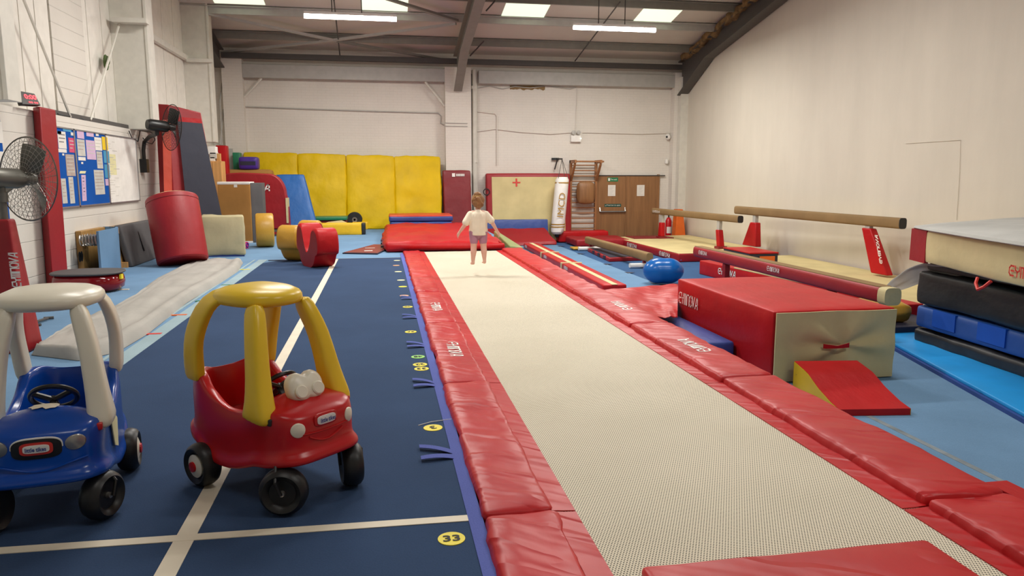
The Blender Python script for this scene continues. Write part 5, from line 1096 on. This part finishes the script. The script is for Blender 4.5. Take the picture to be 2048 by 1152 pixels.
p = PZ(880, 846, FZ + .01); solo('loose_thread', MB().tube([p + V(-.13, -.02, 0), p + V(-.05, .02, .004), p + V(.05, .05, .002), p + V(.08, .06, 0)], .0025, 4), 'paper', 'loose pale thread lying by the marker with a single 3', 'thread')
# ================================================================== TOY CARS (local axes: x forward, y left, z up)
def lerpk(K, x):
    if x <= K[0][0]: return K[0][1]
    for (a, b), (c, d) in zip(K, K[1:]):
        if x <= c:
            f = (x - a) / (c - a); f = f * f * (3 - 2 * f); return b + (d - b) * f
    return K[-1][1]
def sgnp(v, e): return math.copysign(abs(v) ** e, v)
def ride_on(name, label, cat_loc, head, body_m, top_m, style, scale, woff):
    t = thing(name, label, 'toy car', cat_loc, head)
    SX, SY, SZ = scale; LS[0] = V(SX, SY, SZ)
    Nn = 72
    def outline(a, b, xc, e, k, n=Nn):
        th = 2 * PI * k / n; return xc + a * sgnp(math.cos(th), 2 / e), b * sgnp(math.sin(th), 2 / e)
    zb = lambda x: lerpk([(-.37, .23), (-.27, .19), (-.14, .125), (-.02, .115), (.08, .15), (.2, .185), (.36, .205)], x)
    ht = lambda x, y: lerpk([(-.37, .47), (-.30, .52), (-.24, .51), (-.15, .44), (-.06, .385), (.06, .385), (.12, .41), (.20, .435), (.30, .425), (.36, .41)], x) + (max(0, min(1, (x - .06) / .1)) * .045 * max(0, 1 - (y / .17) ** 2) * max(0, 1 - max(0, x - .2) / .14))
    A, B = .365, .205; rings = []
    def ring(sc, zf, a=A, b=B, xc=0, e=4.4):
        r = []
        for k in range(Nn):
            x, y = outline(a * sc, b * sc, xc, e, k); 
            y *= 1 + .05 * max(0, x / A)
            r.append(V(x, y, zf(x, y)))
        return r
    rings.append(ring(.80, lambda x, y: zb(x) + .03)); rings.append(ring(.99, lambda x, y: zb(x) + .004)); rings.append(ring(1.055, lambda x, y: zb(x)))
    rings.append(ring(1.075, lambda x, y: zb(x) + .018)); rings.append(ring(1.05, lambda x, y: zb(x) + .04)); rings.append(ring(1.0, lambda x, y: zb(x) + .055))
    for f, sc in ((.25, .995), (.5, 1.0), (.75, .995), (.9, .985)):
        rings.append(ring(sc, lambda x, y, f=f: (zb(x) + .055) * (1 - f) + (ht(x, y) - .01) * f))
    rings.append(ring(.965, lambda x, y: ht(x, y) - .002))
    # top surface between rim and cockpit opening
    ca, cb_, cx = .225, .155, -.105
    for f in (.2, .45, .7, .9):
        r = []
        for k in range(Nn):
            x0, y0 = outline(A * .945, B * .945, 0, 4.4, k); x1, y1 = outline(ca, cb_, cx, 2.8, k); x = x0 * (1 - f) + x1 * f; y = y0 * (1 - f) + y1 * f
            r.append(V(x, y, ht(x, y) + .004 * math.sin(PI * f)))
        rings.append(r)
    def ck(sc, zf):
        r = []
        for k in range(Nn):
            x, y = outline(ca * sc, cb_ * sc, cx, 2.8, k); r.append(V(x, y, zf(x, y)))
        return r
    rings.append(ck(1.0, lambda x, y: ht(x, y) - .008)); rings.append(ck(.97, lambda x, y: ht(x, y) - .04)); rings.append(ck(.93, lambda x, y: .30)); rings.append(ck(.88, lambda x, y: .225)); rings.append(ck(.4, lambda x, y: .215))
    o = MB().rings(rings, True, True).build('body', body_m, t, local=True, sharp=75)
    md = o.modifiers.new('sub', 'SUBSURF'); md.levels = 1; md.render_levels = 1
    # seat back
    MB().cushion([V(-.30, -.13, .22), V(-.10, -.13, .22), V(-.10, .13, .22), V(-.30, .13, .22), V(-.32, -.13, .30), V(-.10, -.13, .28), V(-.10, .13, .28), V(-.32, .13, .30)], .03, (3, 3, 2)).build('seat', body_m, t, local=True)
    # roof
    ra, rb, rx, rz = (.19, .165, -.04, .845) if style == 'red' else (.20, .19, -.03, .86)
    rr = []
    for sc, z in ((.55, -.006), (.86, -.004), (.97, .004), (1.0, .020), (.985, .038), (.93, .052), (.75, .068), (.45, .079), (.12, .083)):
        rr.append([V(rx + ra * sc * sgnp(math.cos(2 * PI * k / 48), 2 / 2.5), rb * sc * sgnp(math.sin(2 * PI * k / 48), 2 / 2.5) * (1 - .12 * math.cos(2 * PI * k / 48)), rz + z) for k in range(48)])
    MB().rings(rr).build('roof', top_m, t, local=True, sharp=80)
    def pillar(path, wid, th, wd):
        rings = []
        for i, p in enumerate(path):
            p = Vector(p); tt_ = (Vector(path[min(i + 1, len(path) - 1)]) - Vector(path[max(i - 1, 0)])).normalized()
            wv = Vector(wd[i] if isinstance(wd, list) else wd); wv = (wv - tt_ * wv.dot(tt_)).normalized(); nv = tt_.cross(wv)
            rings.append([p + wv * (wid[i] / 2 * sgnp(math.cos(2 * PI * k / 20), .55)) + nv * (th[i] / 2 * sgnp(math.sin(2 * PI * k / 20), .55)) for k in range(20)])
        o = MB().rings(rings).build('roof_pillar', top_m, t, local=True, sharp=70); md = o.modifiers.new('sub', 'SUBSURF'); md.levels = 1; md.render_levels = 1
    for sy in (1, -1):
        pillar([(.085, sy * .115, rz + .02), (.115, sy * .135, rz - .06), (.145, sy * .158, .70), (.172, sy * .175, .55), (.188, sy * .186, .46), (.195, sy * .192, .405), (.19, sy * .194, .375)], [.085, .088, .09, .095, .115, .15, .165], [.06, .066, .072, .078, .088, .098, .08], (1, 0, 0))
        pillar([(-.09, sy * .10, rz + .045), (-.15, sy * .145, rz + .03), (-.20, sy * .175, rz - .04), (-.235, sy * .190, rz - .13), (-.258, sy * .192, .65), (-.272, sy * .185, .54), (-.275, sy * .178, .47)], [.12, .11, .105, .10, .10, .105, .105], [.035, .04, .048, .05, .052, .055, .055], (1, 0, 0))
    # wheels
    def wheel(c, ang, r=.105, w=.095, hub=True, fork=False):
        c = Vector((c[0] * woff[0] + woff[1], c[1] * SY, r)); ax = V(-math.sin(ang), math.cos(ang), 0); LS[0] = None
        if c.y < 0: ax = -ax
        prof = [(.045, -w / 2 + .012), (r * .62, -w / 2 + .008), (r * .80, -w / 2), (r * .93, -w / 2 + .012), (r, -w / 2 + .032), (r, w / 2 - .032), (r * .93, w / 2 - .012), (r * .80, w / 2), (r * .62, w / 2 - .010), (r * .55, w / 2 - .022), (.03, w / 2 - .022)]
        o = MB().lathe(prof, c, ax, 40).build('wheel', 'rubber', t, local=True, sharp=40)
        if hub:
            MB().lathe([(.02, w / 2 - .025), (.052, w / 2 - .022), (.056, w / 2 - .008), (.03, w / 2 + .002), (.02, w / 2 + .002)], c, ax, 28).build('hub_cap', 'wplast', o, local=True); MB().lathe([(.001, w / 2 - .01), (.026, w / 2 - .005), (.024, w / 2 + .010), (.001, w / 2 + .014)], c, ax, 20).build('hub_button', 'rplast', o, local=True)
        if fork:
            MB().lathe([(.001, w / 2 - .026), (.014, w / 2 - .024), (.012, w / 2 - .006), (.001, w / 2 - .004)], c, ax, 14).build('axle_end', 'chrome', o, local=True)
            f = Vector((ax.y, -ax.x, 0)); f = f if f.x > 0 else -f
            MB().tube([c + ax * (w / 2 + .004), c + ax * (w / 2 + .006) + V(0, 0, .06) - f * .02, c + V(0, 0, r + .010) - f * .03, c + V(0, 0, r + .02) - f * .03], .008, 8).tube([c - ax * (w / 2 + .004), c - ax * (w / 2 + .006) + V(0, 0, .06) - f * .02, c + V(0, 0, r + .012) - f * .03], .008, 8).build('caster_fork', 'blackp', o, local=True)
        LS[0] = V(SX, SY, SZ)
    wheel((-.255, .215, .105), 0); wheel((-.255, -.215, .105), 0)
    if style == 'red': wheel((.235, .165, .105), math.radians(-32), hub=False, fork=True); wheel((.235, -.185, .105), math.radians(38), hub=False, fork=True)
    else: wheel((.24, .185, .105), math.radians(-28), hub=False, fork=True); wheel((.24, -.185, .105), math.radians(-14), hub=True)
    # steering wheel + dash
    c = V(.055, .0, .47); axs = V(-.75, 0, .66)
    mb = MB().loop(c, axs, .082, .011, 36, 8); ax = axs.normalized(); u = V(0, 1, 0); w = ax.cross(u)
    for a in (.5, 2.64, 4.71): mb.tube([c - ax * .015, c + (u * math.cos(a) + w * math.sin(a)) * -.08], .012, 6)
    mb.tube([c, c + V(.07, 0, -.07)], .014, 8); mb.build('steering_wheel', 'blackp', t, local=True)
    FX = lambda y, z: .365 * (1 - (abs(y) / (.205 * 1.05)) ** 4.4) ** (1 / 4.4) if abs(y) < .21 else 0
    def patch(fn, th=.006):
        return fn
    def oval(y0, z0, ry, rz2, mat, name, off=.004, par=None, e=2, dome=.008):
        mb = MB(); c = V(FX(y0, z0) + off + dome, y0, z0)
        rr = []
        for f in (1.0, .92, .6, .25, .02):
            rr.append([V(FX(y0 + ry * f * sgnp(math.cos(2 * PI * k / 32), 2 / e), 0) * .998 + off + dome * (1 - f * f), y0 + ry * f * sgnp(math.cos(2 * PI * k / 32), 2 / e), z0 + rz2 * f * sgnp(math.sin(2 * PI * k / 32), 2 / e)) for k in range(32)])
        base = [p - V(.012, 0, 0) for p in rr[0]]
        return mb.rings([base] + rr).build(name, mat, par or t, local=True, sharp=80)
    if style == 'red':
        for y in (.13, -.13): oval(y, .355, .027, .031, 'wplast', 'headlight', .003)
        g = oval(0, .375, .058, .028, 'rplast', 'badge', .002, None, 4, .004); g2 = oval(0, .375, .046, .019, 'white', 'badge_plate', .0075, g, 4, .001)
        text('little tikes', V(.365 + .0125, -.038, .366), V(0, .076, 0), V(0, 0, .02), 'inkblue', g, 'badge_lettering', bold=.03, lift=0.003, local=True)
        mb = MB().tube([V(FX(y, 0) * 1.0 + .001, y, .315 - .03 * math.cos(y / .085 * PI / 2)) for y in [-.085 + .17 * k / 16 for k in range(17)]], .0045, 6); mb.build('smile_ridge', 'rplast', t, local=True)
        mb = MB().tube([V(FX(y, 0) * 1.0 + .001, y, .338 - .01 * math.cos(y / .17 * PI / 2)) for y in [-.13 + .26 * k / 20 for k in range(21)]], .0035, 6); mb.build('grille_ridge', 'rplast', t, local=True)
        # white eye panel on the hood
        mb = MB(); pr = []
        for k in range(48):
            a = 2 * PI * k / 48; x = math.cos(a); z = math.sin(a); yy = .085 * sgnp(x, .75); zz = .070 * sgnp(z, .85) - (.022 * math.exp(-(yy / .022) ** 2) if z > 0 else -.014 * math.exp(-(yy / .02) ** 2))
            pr.append((yy, zz))
        c = V(.235, 0, .495); tl = V(-.35, 0, .93).normalized(); nn_ = V(.93, 0, .35)
        mb.rings([[c + V(0, y * s, 0) + tl * (z * s) + nn_ * o for y, z in pr] for s, o in ((.9, -.03), (1, -.018), (1, .008), (.93, .02), (.7, .03))]); e_ = mb.build('eye_panel', 'wplast', t, local=True, sharp=70)
        for y in (.042, -.042):
            MB().lathe([(.001, .012), (.03, .012), (.03, .034), (.025, .038), (.001, .038)], c + V(0, y, 0) - tl * .022, nn_ , 24).build('eye_boss', 'wplast', e_, local=True)
        for y in (.192, -.192):
            MB().cushion(bx(.255, .275, y - .013, y + .020, .375, .405), .006, (1, 1, 1)).build('side_lamp', 'rplast' if y > 0 else 'black', t, local=True)
    else:
        for y in (.125, -.125): oval(y, .365, .033, .030, 'chrome', 'headlight', .002, None, 2, .004)
        g = oval(0, .355, .082, .040, 'blackp', 'grille_panel', .002, None, 3.4, .003); oval(0, .355, .086, .044, 'white', 'grille_outline', -.0015, g, 3.4, .003)
        g2 = oval(0, .358, .054, .025, 'vermilion', 'badge', .006, g, 4, .001); oval(0, .358, .043, .016, 'white', 'badge_plate', .0085, g, 4, .001)
        text('little tikes', V(.365 + .0115, -.034, .350), V(0, .068, 0), V(0, 0, .017), 'inkblue', g, 'badge_lettering', bold=.03, lift=0.003, local=True)
        mb = MB().tube([V(FX(y, 0) + .004, y, .30 - .035 * math.cos(y / .17 * PI / 2) ** 2 ) for y in [-.16 + .32 * k / 24 for k in range(25)]], .004, 6); mb.build('smile_ridge', 'bplast', t, local=True)
        random.seed(5); pts = []
        for k in range(22):
            a = 2 * PI * k / 22; r = random.uniform(.6, 1.1); x, y = .20 + .028 * r * math.sin(a), .055 * r * math.cos(a); pts.append(V(x, y, ht(x, y) + .004))
        mb = MB(); mb.poly(pts); mb.build('splash_sticker', 'shirt', t, local=True, smooth=False)
        MB().cushion(bx(.262, .287, .180, .205, .378, .408), .006, (1, 1, 1)).build('side_lamp', 'rplast', t, local=True)
        mb = MB(); mb.prism([V(.10, .212, .40), V(.02, .213, .34), V(.05, .214, .22), V(.12, .2145, .25), V(.16, .214, .38)], (0, .003, 0)); mb.build('side_sticker', 'markerp', t, local=True)
    LS[0] = None
    return t
car1 = ride_on('toy_car', 'red ride-on toy car with a yellow roof on the navy carpet', (-.548, 3.585, FZ + .009), math.radians(-46), 'rplast', 'yplast', 'red', (1.10, 1.10, 1.04), (1.17, .076))
car2 = ride_on('toy_car', 'blue ride-on toy car with a cream white roof at the left edge', (-1.474, 3.57, FZ + .009), math.radians(-80), 'bplast', 'wplast', 'blue', (1.14, 1.10, 1.04), (1.14, .05))

# ================================================================== CHILD mid-jump above the bed, seen from behind (faces +y)
CH = V(1.41, 10.9, .672)
t = thing('person', 'small child in a cream T-shirt and pink shorts jumping on the white bed', 'person', CH)
S = 1.0
def P_(x, y, z): return CH + V(x, y, z) * S
mb = MB(); cap = lambda a, ra, b, rb: mb.capsule(P_(*a), ra * S, P_(*b), rb * S)
lhip, rhip = (-.065, 0, .47), (.06, 0, .47); lkn, rkn = (-.072, -.01, .26), (.075, .0, .26); lan, ran = (-.088, -.03, .05), (.085, -.02, .06)
cap((0, 0, .48), .080, (0, .01, .60), .068); cap((0, .01, .60), .068, (0, .02, .73), .058); cap((-.08, .02, .75), .042, (.08, .02, .75), .042); cap((0, .02, .76), .04, (0, .03, .83), .038)
for h, k, a in ((lhip, lkn, lan), (rhip, rkn, ran)):
    cap(h, .068, k, .047); cap(k, .046, (k[0] * .6 + a[0] * .4, k[1] - .02, k[2] * .6 + a[2] * .4), .046); cap((k[0] * .6 + a[0] * .4, k[1] - .02, k[2] * .6 + a[2] * .4), .044, a, .028)
    cap(a, .027, (a[0], a[1] - .01, a[2] - .035), .027); cap((a[0], a[1] - .012, a[2] - .035), .024, (a[0] + .008 * (1 if a[0] > 0 else -1), a[1] + .09, a[2] - .05), .022)
    for j in range(5): cap((a[0] - .018 + .009 * j, a[1] + .09, a[2] - .05), .009, (a[0] - .02 + .010 * j, a[1] + .118, a[2] - .055), .007)
lsh, rsh = (-.115, .02, .73), (.115, .02, .73); lel, rel = (-.20, -.03, .585), (.205, -.01, .61); lwr, rwr = (-.275, .02, .475), (.285, .03, .48)
for s_, e_, w_, sg in ((lsh, lel, lwr, -1), (rsh, rel, rwr, 1)):
    cap(s_, .04, e_, .031); cap(e_, .032, w_, .021); hd = (w_[0] + sg * .022, w_[1] + .008, w_[2] - .035); cap(w_, .02, hd, .023)
    cap(hd, .021, (hd[0] + .004 * sg, hd[1], hd[2] - .018), .021)
    for j, ln in enumerate((.030, .038, .036, .026)):
        y = hd[1] - .018 + .012 * j; a = (hd[0] + .005 * sg, y, hd[2] - .022); b = (hd[0] + .010 * sg, y + .001 * (j - 1), hd[2] - .022 - ln * .6); c = (hd[0] + .002 * sg, y, hd[2] - .022 - ln); cap(a, .0072, b, .0068); cap(b, .0068, c, .006)
    cap((hd[0], hd[1] + .012, hd[2] + .012), .0085, (hd[0] - sg * .004, hd[1] + .034, hd[2] - .012), .007)
mb.ball(P_(0, .055, .925), .092 * S, 3, (.92, 1.0, 1.12)); mb.ball(P_(0, .145, .915), .014 * S, 2); mb.ball(P_(0, .10, .875), .05 * S, 2)
for sg in (-1, 1): mb.ball(P_(sg * .087, .05, .915), .022 * S, 2, (.45, 1, 1.3))
remeshed(mb, 'body', 'skin', t, .0055, 4)
for sg in (-1, 1):
    MB().ball(P_(sg * .033, .142, .935), .011, 2).build('eye', 'blackp', t)
MB().tube([P_(-.025, .143, .885), P_(0, .150, .881), P_(.025, .143, .885)], .005, 6).build('mouth', 'pinkp', t)
mb = MB()
cap((-.045, .0, .525), .092, (-.05, .02, .70), .085); cap((.045, .0, .525), .092, (.05, .02, .70), .085); cap((-.05, .01, .50), .095, (.05, .01, .50), .095); cap((-.085, .02, .735), .05, (.085, .02, .735), .05); cap((0, .02, .745), .055, (0, .025, .775), .048)
for s_, e_, w in ((lsh, (-.187, -.02, .615), .058), (rsh, (.19, -.005, .64), .055)): cap(s_, .055, e_, w)
cap((0, .0, .46), .108, (0, .01, .70), .10); cap((-.03, 0, .45), .10, (.03, 0, .45), .10); o = remeshed(mb, 'tshirt', 'shirt', t, .008, 4)
bm_ = bmesh.new(); bm_.from_mesh(o.data); bmesh.ops.bisect_plane(bm_, geom=bm_.verts[:] + bm_.edges[:] + bm_.faces[:], plane_co=(0, 0, .435), plane_no=(0, -.1, 1), clear_inner=True); bm_.to_mesh(o.data); bm_.free()
mb = MB(); cap((0, .0, .46), .085, (0, .005, .50), .082)
for h, k in ((lhip, lkn), (rhip, rkn)):
    m_ = (h[0] * .35 + k[0] * .65, h[1] * .35 + k[1] * .65, h[2] * .35 + k[2] * .65); cap(h, .078, m_, .062)
remeshed(mb, 'leggings', 'legging', t, .008, 4)
mb = MB(); mb.ball(P_(0, .035, .945), .102 * S, 3, (.95, .98, 1.08)); mb.ball(P_(0, .0, .90), .085 * S, 3, (.95, .8, 1.0)); mb.ball(P_(-.012, -.015, 1.025), .050 * S, 3, (1.1, .9, .85)); cap((-.015, -.055, .97), .035, (.03, -.055, .90), .03); cap((-.05, -.02, .9), .035, (.05, -.02, .87), .03)
for v in mb.b.verts: v.co += V(1, 1, 1) * .012 * noise.noise(v.co * 22)
o = remeshed(mb, 'hair', 'hair', t, .007, 2)
MB().loop(P_(-.012, -.015, .995), (0, .1, 1), .045 * S, .010, 24).build('hair_tie', 'goldink', t)

# ================================================================== LIGHTS
def batten(name, lab, p, q, group='fluorescent battens under the roof', wires=()):
    p, q = Vector(p), Vector(q); t = thing(name, lab, 'ceiling light', (p + q) / 2, 0, group); d = (q - p).normalized()
    MB().hexa(obx(p, q, .10, p.z + .035, p.z + .09)).build('housing', 'white', t)
    MB().tube([p + V(0, 0, -.01), q + V(0, 0, -.01)], .05, 12).build('tube', 'light', t)
    for f in (.3, .62): c = p + (q - p) * f; MB().tube([c + V(0, 0, .09), V(c.x, c.y, zt(c.y) + .16)], .012, 5).build('hanger', 'steeld', t)
    return t
L1, R1 = PY(608, 31, 17.8), PY(793, 40, 17.8); batten('fluorescent_light', 'lit fluorescent batten hanging under the roof of the left bay', L1, V(R1.x, 17.8, L1.z))
L2, R2_ = PY(1147, 54, 17.8), PY(1311, 55, 17.8); batten('fluorescent_light', 'lit fluorescent batten hanging under the roof of the right bay', L2, V(R2_.x, 17.8, L2.z))
def area(name, loc, sx, sy, power, colr=(1, .93, .82), rot=(0, 0, 0)):
    l = bpy.data.lights.new(name, 'AREA'); l.shape = 'RECTANGLE'; l.size = sx; l.size_y = sy; l.energy = power; l.color = colr
    o = bpy.data.objects.new(name, l); C.objects.link(o); o.location = loc; o.rotation_euler = rot; return o
K = 1.0
for (x, y, pw) in ((-.5, 17.8, 190), (5.6, 17.8, 270)): area('batten_lamp', (x, y, 5.33), 2.0, .14, pw * K, (1, .965, .905))
for (x, y, pw) in ((-.6, 12.4, 285), (4.6, 12.4, 250), (-.6, 7, 165), (4.3, 7, 125), (-.6, 1.2, 40), (4.4, 1.2, 85)): area('batten_lamp', (x, y, 5.9), 2.4, .25, pw * K, (1, .965, .905))
wd = bpy.data.worlds.new('World'); bpy.context.scene.world = wd; wd.use_nodes = True; wd.node_tree.nodes['Background'].inputs[0].default_value = (.8, .85, .9, 1); wd.node_tree.nodes['Background'].inputs[1].default_value = .3
GR = {'toy_car': 'ride-on toy cars on the navy carpet', 'balance_beam': 'balance beams on the right of the hall', 'floor_beam': 'red floor beams', 'landing_mat': 'tan landing mats', 'notice_board': 'notice boards on the left wall', 'springboard': 'springboards by the left wall', 'foam_rocker': 'foam rockers on the navy carpet', 'floor_tape_mark': 'tape marks on the pale carpet', 'paper_notice': 'notices on the back doors', 'foam_wedge': 'foam wedges', 'foam_block': 'foam blocks', 'floor_mat': 'thin floor mats', 'crash_mat': 'thick crash mats around the hall', 'box_file': 'pile on top of the wood cabinet', 'cable': 'loose cables on the left wall'}
for o in bpy.data.objects:
    b = o.name.split('.')[0]
    if o.parent is None and o.get('label') and not o.get('group') and b in GR: o['group'] = GR[b]
# ================================================================== CAMERA
cam = bpy.data.cameras.new('camera'); cam.sensor_width = 36; cam.lens = F / 2048 * 36; cam.clip_start = .05; cam.clip_end = 100
co = bpy.data.objects.new('camera', cam); C.objects.link(co); co.location = EYE; co.rotation_euler = (PI / 2 - PIT, 0, -PSI)
sc = bpy.context.scene; sc.camera = co
sc.view_settings.view_transform = 'Standard'; sc.view_settings.look = 'None'; sc.view_settings.exposure = 0.0
try: sc.cycles.use_denoising = True; sc.cycles.max_bounces = 8; sc.cycles.diffuse_bounces = 5; sc.cycles.sample_clamp_indirect = 6
except Exception: pass
